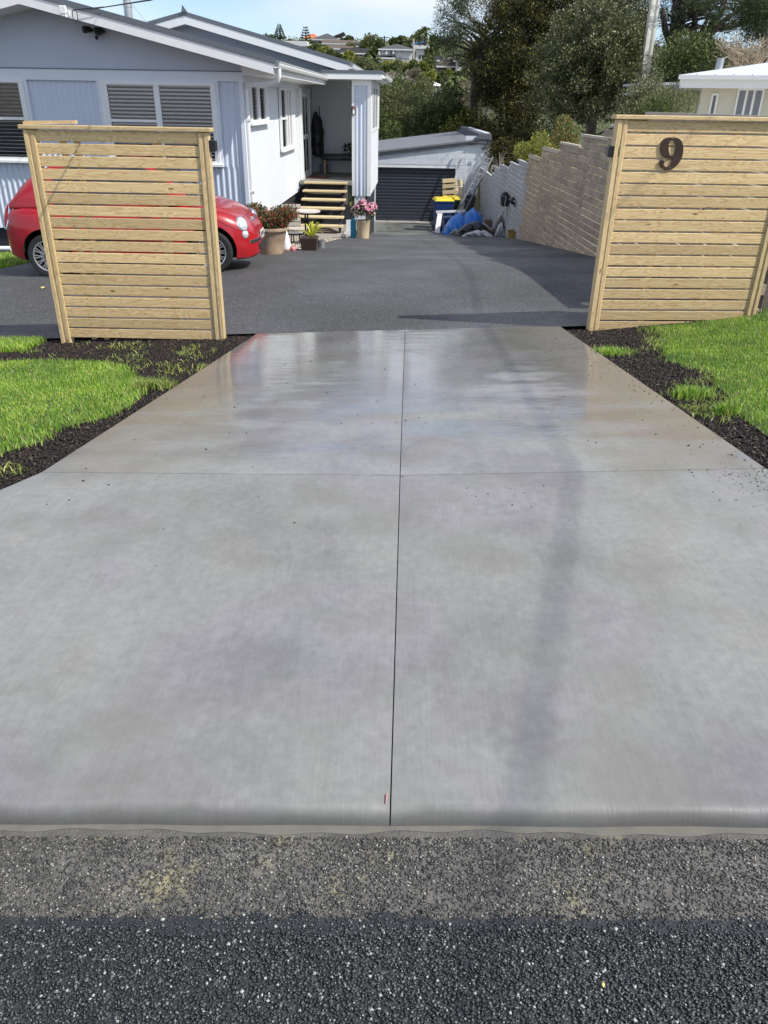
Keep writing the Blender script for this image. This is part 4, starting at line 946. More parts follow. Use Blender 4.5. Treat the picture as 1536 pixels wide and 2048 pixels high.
ST = [-1.775, -1.76, -1.72, -1.65, -1.55, -1.40, -1.2, -.9, -.6, -.3, 0, .3, .6, .8, .95, 1.1, 1.22, 1.35, 1.47, 1.57, 1.65, 1.71, 1.75, 1.772]
def itp(x, tab): return float(np.interp(x, [a for a, b in tab], [b for a, b in tab]))
ZT = [(-1.775, .60), (-1.76, .70), (-1.72, .84), (-1.65, .93), (-1.55, .985), (-1.4, 1.0), (-.9, .975), (0, .95), (.6, .945), (.8, .955), (.95, .945), (1.1, .915), (1.22, .88), (1.35, .835), (1.47, .775), (1.57, .71), (1.65, .64), (1.71, .57), (1.75, .50), (1.772, .42)]
HW = [(-1.775, .50), (-1.76, .56), (-1.72, .635), (-1.65, .70), (-1.55, .745), (-1.4, .785), (-1.2, .805), (-.6, .80), (0, .80), (.6, .805), (1.1, .81), (1.22, .80), (1.35, .775), (1.47, .735), (1.57, .68), (1.65, .61), (1.71, .53), (1.75, .44), (1.772, .34)]
ZBt = [(-1.775, .36), (-1.72, .27), (-1.6, .22), (-1.2, .20), (0, .18), (1.2, .16), (1.5, .15), (1.65, .155), (1.75, .18), (1.772, .24)]
SEC = [(0, 0), (.6, 0), (.86, .01), (.95, .06), (.985, .16), (1.0, .34), (1.0, .5), (.985, .66), (.965, .78), (.93, .87), (.86, .935), (.74, .975), (.55, .995), (.28, 1.0), (0, 1.005)]
def ring(x):
    w, z0, z1 = itp(x, HW), itp(x, ZBt), itp(x, ZT); h = z1-z0
    half = [(w*a, z0+h*b) for a, b in SEC]
    return [(x, -y, z) for y, z in half]+[(x, y, z) for y, z in half[::-1][1:-1]]
mb = MB(); rings = [ring(x) for x in ST]; n = len(rings[0])
mb.v = [p for r in rings for p in r]
for i in range(len(ST)-1):
    for k in range(n): mb.f.append((i*n+k, i*n+(k+1) % n, (i+1)*n+(k+1) % n, (i+1)*n+k)); mb.mi.append(0)
mb.f += [tuple(range(n)), tuple((len(ST)-1)*n+k for k in range(n))[::-1]]; mb.mi += [0, 0]
tmp = mb.build('tmp', [m_car, m_arch], None, smooth=False)
for sx_ in (-1.155, 1.145):
    for sy_ in (-1, 1):
        c_ = MB().lathe([(.0001, .42), (.352, .42), (.352, .95), (.0001, .95)], n=40, axis='y')
        if sy_ < 0: c_.v = [(x, -y, z) for x, y, z in c_.v]
        c_.v = [(x+sx_, y, z+.305) for x, y, z in c_.v]
        cut = c_.build('cut', m_arch)
        cut.data.materials.clear(); cut.data.materials.append(m_car); cut.data.materials.append(m_arch); cut.data.polygons.foreach_set('material_index', [1]*len(cut.data.polygons))
        md = tmp.modifiers.new('b', 'BOOLEAN'); md.operation = 'DIFFERENCE'; md.object = cut; md.solver = 'EXACT'
        dg = bpy.context.evaluated_depsgraph_get(); nm = bpy.data.meshes.new_from_object(tmp.evaluated_get(dg)); tmp.modifiers.clear(); old = tmp.data; tmp.data = nm
        bpy.data.objects.remove(cut)
tmp.name = 'body'; tmp.parent = car
tmp.data.polygons.foreach_set('use_smooth', [True]*len(tmp.data.polygons)); tmp.data.set_sharp_from_angle(angle=R(30)); tmp.data.update()
body = tmp
bmx = bmesh.new(); bmx.from_mesh(body.data); bvh = BVHTree.FromBMesh(bmx)
CMi = worldmat(car).inverted(); CM = worldmat(car)
def lp(mb, nm, mt, par=None, **k): return mb.build(nm, mt, par or car, local=True, **k)
# greenhouse
cab = MB(); CS = [(-1.60, .96, .97, .66, .66), (-1.42, .96, 1.19, .70, .60), (-1.2, .96, 1.36, .72, .57), (-.95, .95, 1.445, .73, .555), (-.6, .94, 1.48, .735, .56), (-.1, .94, 1.49, .735, .56), (.2, .94, 1.465, .73, .555), (.42, .94, 1.40, .725, .56), (.62, .94, 1.25, .715, .60), (.80, .94, 1.08, .70, .64), (.93, .94, .95, .69, .68)]
rr = []
for x, z0, z1, wb, wt in CS: rr.append([(x, -wb, z0-.03), (x, -wb, z0), (x, -(wb+wt)/2-.01, z0+(z1-z0)*.5), (x, -wt, z1-.05*min(1, (z1-z0)*3)), (x, -wt*.9, z1), (x, 0, z1+.015), (x, wt*.9, z1), (x, wt, z1-.05*min(1, (z1-z0)*3)), (x, (wb+wt)/2+.01, z0+(z1-z0)*.5), (x, wb, z0), (x, wb, z0-.03)])
nn = len(rr[0]); cab.v = [p for r in rr for p in r]
for i in range(len(rr)-1):
    xm = (CS[i][0]+CS[i+1][0])/2
    for k in range(nn-1):
        side = k in (1, 2, 7, 8); top = k in (4, 5); 
        if side: mi = 1 if (-.92 < xm < .55) and not (-.14 > xm > -.34) else 0
        elif top: mi = 0 if -1.3 < xm < .35 else 1
        elif k in (0, 9): mi = 0
        else: mi = 0
        if xm < -1.15 and top: mi = 1 if xm < -1.25 else 0
        cab.f.append((i*nn+k, i*nn+k+1, (i+1)*nn+k+1, (i+1)*nn+k)); cab.mi.append(mi)
lp(cab, 'cabin', [m_car, m_glass], smooth=True)
# front and rear bits placed on the skin
def skin(x, y, z, d):   # shoot a ray at the body
    h = bvh.ray_cast(Vector((x, y, z)), Vector(d)); return h[0], h[1]
def disc(nm, mt, pos, nor, rx, rz, th=.02, n=20, par=None, dome=.35):
    nor = nor.normalized(); zx = Vector((0, 0, 1)); a = zx.cross(nor).normalized(); b = nor.cross(a); m = MB(); vs = []; fs = []
    rg = [(0, 1, -.02), (.35, .98, .0), (.7, .72, .6), (1, 0, 1)]
    L_ = [(1.0, -.03), (1.0, .004), (.9, .35*th), (.65, .75*th), (.3, .97*th), (0.02, th)]
    for r, h in L_:
        for k in range(n):
            t = 2*math.pi*k/n; vs.append(pos+a*rx*r*math.cos(t)+b*rz*r*math.sin(t)+nor*h)
    for i in range(len(L_)-1):
        for k in range(n): fs.append((i*n+k, i*n+(k+1) % n, (i+1)*n+(k+1) % n, (i+1)*n+k))
    m.add(vs, fs); return lp(m, nm, mt, par, smooth='all')
for s in (-1, 1):
    p, nr = skin(1.9, s*.60, .76, (-.9, -s*.02, -.35)); 
    disc('headlight', m_lens, p, nr+Vector((.1, s*.25, 0)), .088, .098, .030)
    disc('headlight_rim', m_chrome, p-nr*.004, nr+Vector((.1, s*.25, 0)), .095, .105, .008)
    p, nr = skin(2.2, s*.62, .50, (-1, 0, 0)); disc('fog_lamp', m_lens, p, nr, .050, .052, .022)
    disc('fog_lamp_rim', m_chrome, p-nr*.002, nr, .055, .057, .006)
    p, nr = skin(-2.2, s*.62, .82, (1, 0, 0)); disc('tail_light_surround', m_chrome, p, nr+Vector((0, s*.5, 0)), .072, .185, .012)
    disc('tail_light', M('tail_light_red', (.35, .01, .01), .15) if s < 0 else bpy.data.materials['tail_light_red'], p, nr+Vector((0, s*.5, 0)), .055, .165, .026)
def strip_on(nm, mt, zc, hh, ys, x0=2.2, th=.012):
    m = MB(); vs = []; n_ = len(ys)
    for y in ys:
        for dz in (-hh, hh):
            p, nr = skin(x0, y, zc+dz, (-1, 0, 0)); p = p if p else Vector((1.7, y, zc)); vs.append(p+Vector((-.01, 0, 0))); vs.append(p+Vector((th, 0, 0)))
    fs = []
    for i in range(n_-1):
        a, b = i*4, (i+1)*4; fs += [(a+1, b+1, b+3, a+3), (a, b, b+1, a+1), (a+2, a+3, b+3, b+2)]
    fs += [(0, 1, 3, 2), ((n_-1)*4, (n_-1)*4+2, (n_-1)*4+3, (n_-1)*4+1)]
    m.add(vs, fs); return lp(m, nm, mt)
strip_on('lower_grille', m_grille, .285, .04, np.linspace(-.36, .36, 13), th=.014)
for s in (-1, 1):
    strip_on('bumper_bar', m_chrome, .395, .022, [s*v for v in np.linspace(.16, .58, 10)], th=.016)
    strip_on('bumper_insert', m_grille, .395, .012, [s*v for v in np.linspace(.18, .575, 10)], th=.020)
    strip_on('chrome_whisker', m_chrome, .635, .008, [s*v for v in np.linspace(.05, .21, 5)], th=.014)
p, nr = skin(2.2, 0, .635, (-1, 0, 0)); disc('badge', m_chrome, p, nr, .04, .04, .012)
strip_on('lip_spoiler', m_grille, .185, .018, np.linspace(-.5, .5, 11), th=.012)
p, nr = skin(2.2, 0, .46, (-1, 0, 0)); pm = M('plate_white', (.75, .75, .73), .4, var=.03)
pl_ = lp(MB().box(p.x+.015, p.x+.022, -.18, .18, .37, .485), 'number_plate', pm)
for k in range(6): lp(MB().box(p.x+.022, p.x+.0235, -.145+k*.05, -.115+k*.05, .395, .46), 'plate_mark', m_blackp, pl_)
# shut lines
def line_on(pts, nm='shut_line', r=.0035):
    q = []
    for (o_, d_) in pts:
        h = bvh.ray_cast(Vector(o_), Vector(d_))
        if h[0]: q.append(h[0]+h[1]*.0005)
    if len(q) > 1: lp(MB().tube(q, r, 5), nm, m_arch)
for s in (-1, 1):
    line_on([((x, s*(.70-.22*max(0, (x-1.25)/.4)), 2), (0, 0, -1)) for x in np.linspace(.9, 1.58, 14)])
    line_on([((.62, s*2, z), (0, -s, 0)) for z in np.linspace(.25, .9, 10)]); line_on([((-.48, s*2, z), (0, -s, 0)) for z in np.linspace(.25, .92, 10)])
    line_on([((1.25+.30*t, s*2, .72-.16*t), (0, -s, 0)) for t in np.linspace(0, 1, 8)])
    lp(MB().box(-.35, -.18, s*.805, s*.82, .72, .745), 'door_handle', m_chrome)
    lp(MB().blob((.52, s*.87, 1.0), (.06, .10, .065), 10, 8), 'wing_mirror', m_car, smooth=True)
    lp(MB().bar((-.9, s*.808, .50), (.75, s*.81, .50), .012, .03), 'side_moulding', m_grille)
line_on([((1.58, y, 2), (0, 0, -1)) for y in np.linspace(-.5, .5, 12)])
line_on([((-2.2, y, .80), (1, 0, 0)) for y in np.linspace(-.5, .5, 12)])
# wheels
def wheel(x, s):
    w = bpy.data.objects.new('wheel', None); C.objects.link(w); w.parent = car; w.location = (x, s*.70, .292)
    prof = [(.205, -.085), (.235, -.092), (.275, -.09), (.288, -.07), (.292, -.03), (.292, .03), (.288, .07), (.275, .09), (.235, .092), (.205, .085)]
    MB().lathe(prof, n=44, axis='y').build('tyre', m_tyre, w, local=True, smooth=True)
    m = MB(); o = s*.075
    m.lathe([(.206, o), (.214, o+s*.008), (.206, o+s*.012), (.194, o+s*.006), (.190, -o*.9), (.20, -o)], n=44, axis='y')
    for k in range(12):
        a = 2*math.pi*k/12
        for da in (-.10, .10):
            c0 = (math.cos(a)*.055, o-s*.002, math.sin(a)*.055); c1 = (math.cos(a+da)*.200, o+s*.002, math.sin(a+da)*.200); m.bar(c0, c1, .014, .010, (0, 1, 0))
    m.build('rim', m_rim, w, local=True)
    MB().lathe([(.0005, o+s*.016), (.045, o+s*.015), (.058, o+s*.005), (.058, o-s*.02)], n=24, axis='y').build('hub_cap', m_grille, w, local=True, smooth=True)
    MB().lathe([(.0005, o-s*.05), (.13, o-s*.05), (.13, o-s*.06), (.0005, o-s*.06)], n=24, axis='y').build('brake_disc', m_galv, w, local=True)
    MB().lathe([(.0005, -o), (.2, -o)], n=24, axis='y').build('wheel_back', m_arch, w, local=True)
for x in (-1.155, 1.145):
    for s in (-1, 1): wheel(x, s)

# ================================================================== garage
GY = 31.0
gl_, gr_ = at(742, 443, GY).x-.6, at(969, 443, GY).x
gd0, gd1 = at(751, 443, GY), at(905, 443, GY); gt0 = at(751, 334, GY).z
ztl, ztr = at(742, 309, GY).z, at(942, 286, GY).z; slope_g = (ztr-ztl)/(at(942, 286, GY).x-at(742, 309, GY).x)
gtop = lambda x: ztl+(x-at(742, 309, GY).x)*slope_g
garage = thing('garage', 'pale painted block garage with black roller door at the end of the drive', 'garage', (1.0, GY, gd0.z))
m_gblk = M('painted_block', (.60, .645, .69), .65, var=.05, scale=3, bump=.003, bscale=50, rand=.03)
m_gjoint = M('painted_mortar', (.50, .54, .59), .8)
m_roll = M('roller_door_dark', (.026, .032, .045), .42, var=.1)
xmax = gr_; z = gd0.z-.35
MB().prism([(gl_, GY+.006, z), (gd0.x, GY+.006, z), (gd0.x, GY+.006, gt0), (gd1.x, GY+.006, gt0), (gd1.x, GY+.006, z), (xmax, GY+.006, z), (xmax, GY+.006, gtop(xmax)-.05), (gl_, GY+.006, gtop(gl_)-.05)], (0, .19, 0)).build('wall', m_gjoint, garage)
MB().box(xmax-.2, xmax-.01, GY+.2, GY+8, z, gtop(xmax)+.25).build('wall', m_gblk, garage)
MB().box(gl_, gl_+.2, GY+.2, GY+8, z, gtop(gl_)-.1).build('wall', m_gblk, garage)
blk = None; row = 0; zz = gd0.z
while zz < 1.2:
    x = gl_+(.2 if row % 2 else 0)-.4
    while x < xmax:
        x0, x1 = max(x, gl_), min(x+.393, xmax); z0, z1 = zz, zz+.193; x += .4
        if x1-x0 < .05: continue
        zt_ = gtop((x0+x1)/2)-.06 if x1 < xmax-.8 else gtop(xmax)+.15
        if z0 > zt_-.04: continue
        z1 = min(z1, zt_)
        if z0 < gt0-.02:
            if x1 > gd0.x-.0 and x0 < gd1.x+.0:
                if x0 < gd0.x-.05: x1 = gd0.x
                elif x1 > gd1.x+.05: x0 = gd1.x
                else: continue
                if z1 > gt0: pass
        MB().box(x0, x1-.0, GY, GY+.02, z0, z1).build('block', m_gblk, garage, origin=((x0+x1)/2, GY, z0))
    zz += .2; row += 1
MB().box(gd0.x-.0, gd1.x, GY+.0-.012, GY+.03, gt0-.0, gt0+.05).build('lintel', m_white, garage)
for a in (gd0.x-.06, gd1.x): MB().box(a, a+.06, GY-.015, GY+.1, gd0.z, gt0).build('door_jamb', m_trim, garage)
nz_ = 17*6; 
mbd = MB().grid(lambda u, v: (gd0.x+.0+u*(gd1.x-gd0.x), GY+.10-.013*abs(math.sin(v*17*math.pi))**.7, gd0.z+v*(gt0-gd0.z)), 1, nz_)
mbd.build('roller_door', m_roll, garage)
MB().box(gl_, gd1.x+.3, GY-.5, GY+.1, gd0.z-.10, gd0.z+.035).build('threshold', m_conc, garage, bevel=.01)
m_parap = M('dark_folded_flashing', (.045, .055, .07), .75, var=.08)
m_parap2 = M('parapet_flashing', (.10, .11, .13), .75, var=.08)
xr_ = at(960, 284, GY).x
m_groof = M('membrane_roof', (.17, .18, .195), .6, var=.12, scale=1.5)
MB().prism([(gl_-.2, GY-.07, gtop(gl_-.2)-.06), (xr_, GY-.07, gtop(xr_)-.06), (xr_, GY-.07, gtop(xr_)+.085), (gl_-.2, GY-.07, gtop(gl_-.2)+.085)], (0, .04, 0)).build('fascia', m_parap, garage)
def roofz(x, y): return gtop(x)+.10+(y-GY)*.004
rf = MB(); nR = 6
for k in range(nR):
    ya, yb_ = GY-.08+k*1.40, GY-.08+(k+1)*1.40-.02
    rf2 = MB(); rf2.prism([(gl_-.2, ya, roofz(gl_-.2, ya)), (xr_, ya, roofz(xr_, ya)), (xr_, ya, roofz(xr_, ya)-.06), (gl_-.2, ya, roofz(gl_-.2, ya)-.06)], (0, yb_-ya, .004*(yb_-ya))); rf2.build('roof_sheet', m_groof, garage)
# parapet on the right
pa, pb = at(968, 268, GY), at(972, 291, GY)
xq_ = at(956, 280, GY).x
prp = [(xq_, GY-.1, gtop(xr_)-.06), (xmax+.03, GY-.1, gtop(xr_)-.10), (xmax+.03, GY-.1, pa.z), (xq_, GY-.1, pa.z+.02)]
MB().prism(prp, (0, 8.6, .03)).build('parapet', m_parap2, garage)
for dz in (.14, .28): MB().prism([(xq_-.12*dz/.14, GY-.13, pa.z-dz-.02), (xmax+.045, GY-.13, pa.z-dz-.03), (xmax+.045, GY-.13, pa.z-dz), (xq_-.12*dz/.14, GY-.13, pa.z-dz+.01)], (0, 8.6, .03)).build('flashing_fold', m_parap2, garage)

# ================================================================== things by the garage
def pz(x, y, Y): return at(x, y, Y)
m_blue = M('bin_blue', (.012, .035, .13), .45, var=.1); m_green = M('bin_green', (.012, .035, .02), .45, var=.1)
m_yel = M('bin_lid_yellow', (.72, .55, .02), .4, var=.08)
def wheelie_bin(px0, px1, pyb, Y, body, label):
    a = at(px0, pyb, Y); b = at(px1, pyb, Y); w = (b.x-a.x); cx_ = (a.x+b.x)/2; z = Tz(cx_, Y)+.02; h = .98
    t = thing('wheelie_bin', label, 'bin', (cx_, Y, z)); t.rotation_euler = (0, 0, R(random.uniform(-8, 8)))
    m = MB(); q = .40*w; r = .5*w; m.add([(-q, -.26, .04), (q, -.26, .04), (q, .22, .04), (-q, .22, .04), (-r, -.34, h), (r, -.34, h), (r, .34, h), (-r, .34, h)], [(0, 3, 2, 1), (4, 5, 6, 7), (0, 1, 5, 4), (1, 2, 6, 5), (2, 3, 7, 6), (3, 0, 4, 7)])
    m.build('body', body, t, local=True, bevel=.02)
    MB().box(-r-.012, r+.012, -.355, .35, h-.045, h).build('rim', body, t, local=True, bevel=.008)
    l = MB(); l.add([(-r-.02, -.37, h), (r+.02, -.37, h), (r+.02, .36, h+.01), (-r-.02, .36, h+.01), (-r*.82, -.27, h+.065), (r*.82, -.27, h+.065), (r*.82, .28, h+.085), (-r*.82, .28, h+.085)], [(0, 3, 2, 1), (4, 5, 6, 7), (0, 1, 5, 4), (1, 2, 6, 5), (2, 3, 7, 6), (3, 0, 4, 7)])
    l.build('lid', m_yel, t, local=True, bevel=.012)
    MB().tube([(-r*.6, .42, h-.03), (r*.6, .42, h-.03)], .016, 8).build('handle', body, t, local=True)
    for s in (-1, 1): MB().lathe([(.0005, -.025), (.1, -.025), (.1, .025), (.0005, .025)], (s*q*.98, .26, .10), 16, 'x').build('wheel', m_tyre, t, local=True)
wheelie_bin(865, 902, 461, 28.0, m_blue, 'blue wheelie bin with yellow lid, nearer of the two by the roller door')
wheelie_bin(881, 916, 452, 28.9, m_green, 'dark green wheelie bin with yellow lid standing behind the blue bin')
# timber offcuts / crate behind the bins
a = at(885, 395, 29.8); t = thing('timber_crate', 'rough pale timber crate standing behind the yellow-lidded bins', 'crate', (a.x+.35, 29.8, Tz(a.x, 29.8)))
for y0 in (362, 373, 385, 397, 409):
    p0, p1 = at(885, y0, 29.7), at(912, y0-2, 29.7); MB().bar(p0, p1, .03, .13).build('slat', m_step, t)
for x_ in (888, 909):
    p0, p1 = at(x_, 360, 29.78), at(x_, 445, 29.78); MB().bar(p0, p1, .08, .09, (0, 1, 0)).build('post', m_pine2, t)
t = thing('timber_board', 'upright pale plank leaning on the garage wall beside the crate', 'plank', at(918, 440, 30.3))
tag(t); MB().bar(at(918, 446, 30.2), at(919, 358, 30.85), .22, .035, (0, 1, 0)).build('plank', m_step, t)
def ladder(label, b0, t0, wv, n, r=.018, mat=m_alu):
    t = thing('ladder', label, 'ladder', b0); wv = Vector(wv); b0, t0 = Vector(b0), Vector(t0)
    for s in (-1, 1): MB().bar(b0+wv*s, t0+wv*s, .03, .06).build('rail', mat, t)
    for k in range(n): p = b0.lerp(t0, (k+.5)/n); MB().tube([p-wv, p+wv], .014, 6).build('rung', mat, t)
ladder('slim aluminium ladder standing upright against the garage wall beside the roller door', at(916, 440, 30.25), at(925, 306, 30.9), (.17, 0, 0), 9)
ladder('long aluminium extension ladder leaning from the junk pile up to the corner of the garage', at(910, 446, 27.6), at(979, 312, 28.7), (.12, .05, -.03), 13, mat=M('dull_ladder_alloy', (.20, .21, .22), .6, metal=.3))
for (x0, y0, Y0, x1, y1, Y1, w, mt, lb) in [(951, 425, 29.4, 966, 352, 30.8, .20, M('olive_board', (.22, .2, .10), .6), 'olive-green plank leaning in the corner between garage and wall'),
        (938, 430, 29.5, 941, 388, 30.6, .42, m_blackp, 'black sheet leaning behind the blue tarpaulin'), (962, 440, 28.6, 985, 330, 30.7, .06, m_oldwood, 'long weathered batten leaning into the garage corner')]:
    tag(MB().bar(at(x0, y0, Y0), at(x1, y1, Y1), w, .025, (0, 1, .3)).build('leaning_board', mt), lb, 'board')
# white sawhorse
t = thing('sawhorse', 'white paint-splashed folding sawhorse in front of the blue bin', 'sawhorse', at(880, 466, 26.0))
m_sp = M('splashed_white', (.62, .62, .6), .6, var=.3, scale=20)
MB().bar(at(872, 424, 26), at(930, 422, 26.1), .09, .06).build('beam', m_sp, t)
MB().bar(at(874, 434, 26.1), at(915, 433, 26.1), .03, .05).build('brace', m_galv, t)
for a_, b_ in (((880, 426, 26.0), (874, 466, 25.6)), ((884, 426, 26.1), (888, 458, 26.7)), ((918, 424, 26.05), (924, 463, 25.7)), ((914, 424, 26.15), (910, 455, 26.7))): MB().bar(at(*a_), at(*b_), .15 if a_[0] == 880 else .07, .03, (0, 1, 0)).build('leg', m_sp, t)
def drape(name, px0, px1, pyt, pyb, Y, dep, mat, label, cat, seed, amp=.12, cell=3.4, nu=34, nv=18, peak=.5):
    a, b = at(px0, pyb, Y), at(px1, pyb, Y); h = at((px0+px1)/2, pyt, Y).z-a.z; rs = random.Random(seed); ph = [(rs.uniform(.6, 1.6)*cell*3, rs.uniform(0, 6), rs.uniform(.6, 1.6)*cell*3, rs.uniform(0, 6)) for _ in range(6)]
    def fn(u, v):
        x = a.x+(b.x-a.x)*u; y = Y-dep*.5+dep*v
        e = (max(0, 1-abs(2*u-1)**3.2)**.8)*(max(0, 1-abs(2*v-1)**3)**.8)
        k = sum(abs(math.sin(f1*u+p1+f2*v*.7+p2))-.6 for f1, p1, f2, p2 in ph)/len(ph)*2
        zc = (1-abs(u-peak)*.55)
        z = h*e*zc*(1+k*amp*3); g0 = Tz(x, y)+.02
        return (x+k*.06, y+k*.08-.15*e*(1-v), max(g0, g0+max(0, z)+(0 if e > .05 else 0)))
    o = MB().grid(fn, nu, nv).build(name, mat); o.data.polygons.foreach_set('use_smooth', [rs.random() < .5 for _ in o.data.polygons]); return tag(o, label, cat)
m_tarp = M('blue_tarpaulin', (.012, .16, .55), .35, var=.15, scale=8, bump=.02, bscale=9)
m_gtarp = M('grey_plastic_sheet', (.22, .23, .25), .4, var=.45, scale=6, bump=.03, bscale=8)
m_bag = M('black_bag', (.014, .014, .017), .35, var=.2, bump=.03, bscale=9)
m_card = M('cardboard', (.24, .14, .07), .8, var=.2)
m_wsheet = M('pale_crumpled_wrap', (.5, .51, .52), .5, var=.3, scale=12, bump=.02, bscale=14)
drape('tarpaulin', 914, 968, 422, 468, 26.4, 1.3, m_tarp, 'bright blue tarpaulin thrown over the high part of the junk pile', 'tarpaulin', 3)
drape('tarpaulin', 884, 930, 434, 473, 25.4, 1.2, m_tarp, 'lower blue tarpaulin bundle spilling beside the white sawhorse', 'tarpaulin', 5, peak=.7)
drape('plastic_sheet', 928, 982, 452, 476, 24.2, 1.3, m_gtarp, 'crumpled grey plastic sheet lying over the front of the junk pile', 'plastic sheet', 8, amp=.26, peak=.4)
drape('plastic_sheet', 897, 920, 462, 474, 24.9, .5, m_gtarp, 'small flap of grey sheet at the left foot of the junk pile', 'plastic sheet', 12)
drape('black_sheet', 908, 980, 454, 481, 23.2, .6, m_bag, 'black plastic lying along the front edge of the junk pile', 'plastic sheet', 14, amp=.1)
drape('cardboard', 962, 990, 458, 475, 23.6, .5, m_card, 'torn brown cardboard in the middle of the junk pile', 'cardboard', 15)
drape('rubbish_bag', 982, 1010, 446, 479, 23.2, .5, m_bag, 'black rubbish bag slumped at the right end of the junk pile', 'bag', 20, amp=.2)
drape('wrap', 988, 1006, 456, 479, 22.8, .2, m_wsheet, 'pale grey wrap trailing down over the black rubbish bag', 'wrap', 23, amp=.25)
drape('wrap', 922, 985, 471, 481, 22.8, .3, m_wsheet, 'long pale strip of wrap lying on the ground along the junk pile', 'wrap', 24, amp=.3)
drape('rubbish_bag', 1008, 1024, 449, 475, 23.8, .5, m_bag, 'small black bag between the rubbish and the yellow tub', 'bag', 29, amp=.2)
tag(MB().prism([at(944, 424, 26.2), at(956, 424, 26.2), at(956, 428, 26.2), at(944, 428, 26.2)], (0, .3, 0)).build('brick', M('dark_brick', (.09, .05, .035), .8)), 'dark brick weighing down the blue tarpaulin', 'brick')
tag(MB().prism([at(970, 440, 24.6), at(985, 440, 24.6), at(985, 455, 24.6), at(970, 455, 24.6)], (0, .35, 0)).build('box', M('brown_box', (.13, .09, .07), .8), bevel=.01), 'small brown box half buried between grey sheet and black bag', 'box')
# black catcher on a light frame against the wall
t = thing('garden_machine', 'black hard case on a thin metal frame standing against the grey block wall', 'garden machine', G(1000, 474))
a, b = at(1000, 412, 22.6), at(1019, 383, 22.6)
mm_ = MB().prism([(a.x+.02, 22.45, a.z), (b.x-.03, 22.45, a.z+.0), (b.x, 22.45, a.z+.06), (b.x-.01, 22.45, b.z-.06), (b.x-.08, 22.45, b.z), (a.x+.08, 22.45, b.z-.01), (a.x+.0, 22.45, b.z-.08)], (0, .28, 0)); mm_.build('case', m_blackp, t, bevel=.03)
MB().tube([at(1005, 392, 22.3), at(1012, 392, 22.3), at(1008, 420, 22.3), at(1001, 445, 22.4)], .010, 6).build('handle', m_galv, t, smooth=True)
MB().tube([at(1009, 412, 22.4), at(1007, 430, 22.5), at(1004, 470, 22.6)], .010, 6).build('leg', m_galv, t); MB().tube([at(1014, 412, 22.6), at(1012, 472, 22.9)], .010, 6).build('leg', m_galv, t)
t = thing('steel_prop', 'thin steel stand with clamps beside the black case', 'stand', G(1034, 477))
MB().tube([at(1029, 470, 21.2), at(1033, 400, 21.2)], .016, 8).build('pole', m_galv, t); MB().tube([at(1019, 398, 21.6), at(1034, 405, 21.3), at(1034, 410, 21.2)], .014, 6).build('arm', m_galv, t)
MB().blob(at(1026, 402, 21.5), (.08, .08, .09), 8, 6, .2).build('clamp', m_blackp, t); MB().blob(at(1031, 409, 21.3), (.04, .06, .06), 8, 6, .2).build('clamp', m_blackp, t)
p = G(1028, 478); t = thing('mortar_tub', 'yellow-brown mortar tub on the ground below the steel stand', 'tub', p)
MB().lathe([(.001, .01), (.15, .01), (.185, .20), (.195, .205), (.18, .20), (.145, .03), (.001, .03)], p, 20).build('tub', M('tub_ochre', (.30, .20, .05), .6, var=.2), t, smooth=True)
# hoses and strap on the grey wall
tag(MB().tube([at(972, 352, 29.8), at(974, 350, 29.6), at(976, 370, 29.5), at(972, 395, 29.6)], .03, 6).build('hanging_strap', m_blackp), 'dark strap hanging on the grey block wall near the garage corner', 'strap')

# ================================================================== pots, furniture and ornaments by the house
m_terra = M('weathered_terracotta', (.36, .26, .18), .85, var=.3, scale=5, bump=.006, bscale=30)
m_stonepot = M('pale_stone_pot', (.50, .40, .27), .8, var=.15, scale=6)
m_potsoil = M('potting_soil', (.03, .02, .015), .9)
def leafmat(name, stops, rough=.55, tr=.25):
    m = blank(name, rough); m.node_tree.nodes['Principled BSDF'].inputs['Specular IOR Level'].default_value = .25 if rough > .5 else .5; ln = m.node_tree.links.new; p = m.node_tree.nodes['Principled BSDF']; g = N(m, 'ShaderNodeNewGeometry'); r = ramp(m, g.outputs['Random Per Island'], stops); ln(r.outputs[0], p.inputs['Base Color'])
    tb = N(m, 'ShaderNodeBsdfTranslucent'); ln(r.outputs[0], tb.inputs[0]); ms = N(m, 'ShaderNodeMixShader', ins={0: tr}); ln(p.outputs[0], ms.inputs[1]); ln(tb.outputs[0], ms.inputs[2]); ln(ms.outputs[0], m.node_tree.nodes['Material Output'].inputs[0]); return m
def foliage(name, blobs, n, size, mat, parent, aspect=.45, shell=.5, upb=.3, kind=None, flat=False):
    c = np.array([b[0][:] for b in blobs], float); r = np.array([b[1] for b in blobs], float)
    w = r**2; w /= w.sum(); idx = RNG.choice(len(blobs), n, p=w)
    d = RNG.normal(size=(n, 3)); d /= np.linalg.norm(d, axis=1)[:, None]
    rad = r[idx]*(shell+(1-shell)*RNG.random(n)**.6); P = c[idx]+d*rad[:, None]*np.array([1, 1, .85])
    ax = d*.6+RNG.normal(size=(n, 3))*.7+np.array([0, 0, upb]); ax /= np.linalg.norm(ax, axis=1)[:, None]
    sd = np.cross(ax, RNG.normal(size=(n, 3))); sd /= np.linalg.norm(sd, axis=1)[:, None]
    L_ = size*RNG.uniform(.6, 1.3, n)[:, None]; A = ax*L_; B = sd*L_*aspect*.5; nrm = np.cross(ax, sd)*L_*.08
    V = np.stack([P, P+A*.5-B+nrm, P+A, P+A*.5+B+nrm], 1).reshape(-1, 3)
    if parent: V = V-np.array(worldmat(parent).translation)
    Fq = np.arange(n*4).reshape(-1, 4); o = fast(name, V, Fq, mat, parent)
    if kind: o['kind'] = kind
    return o
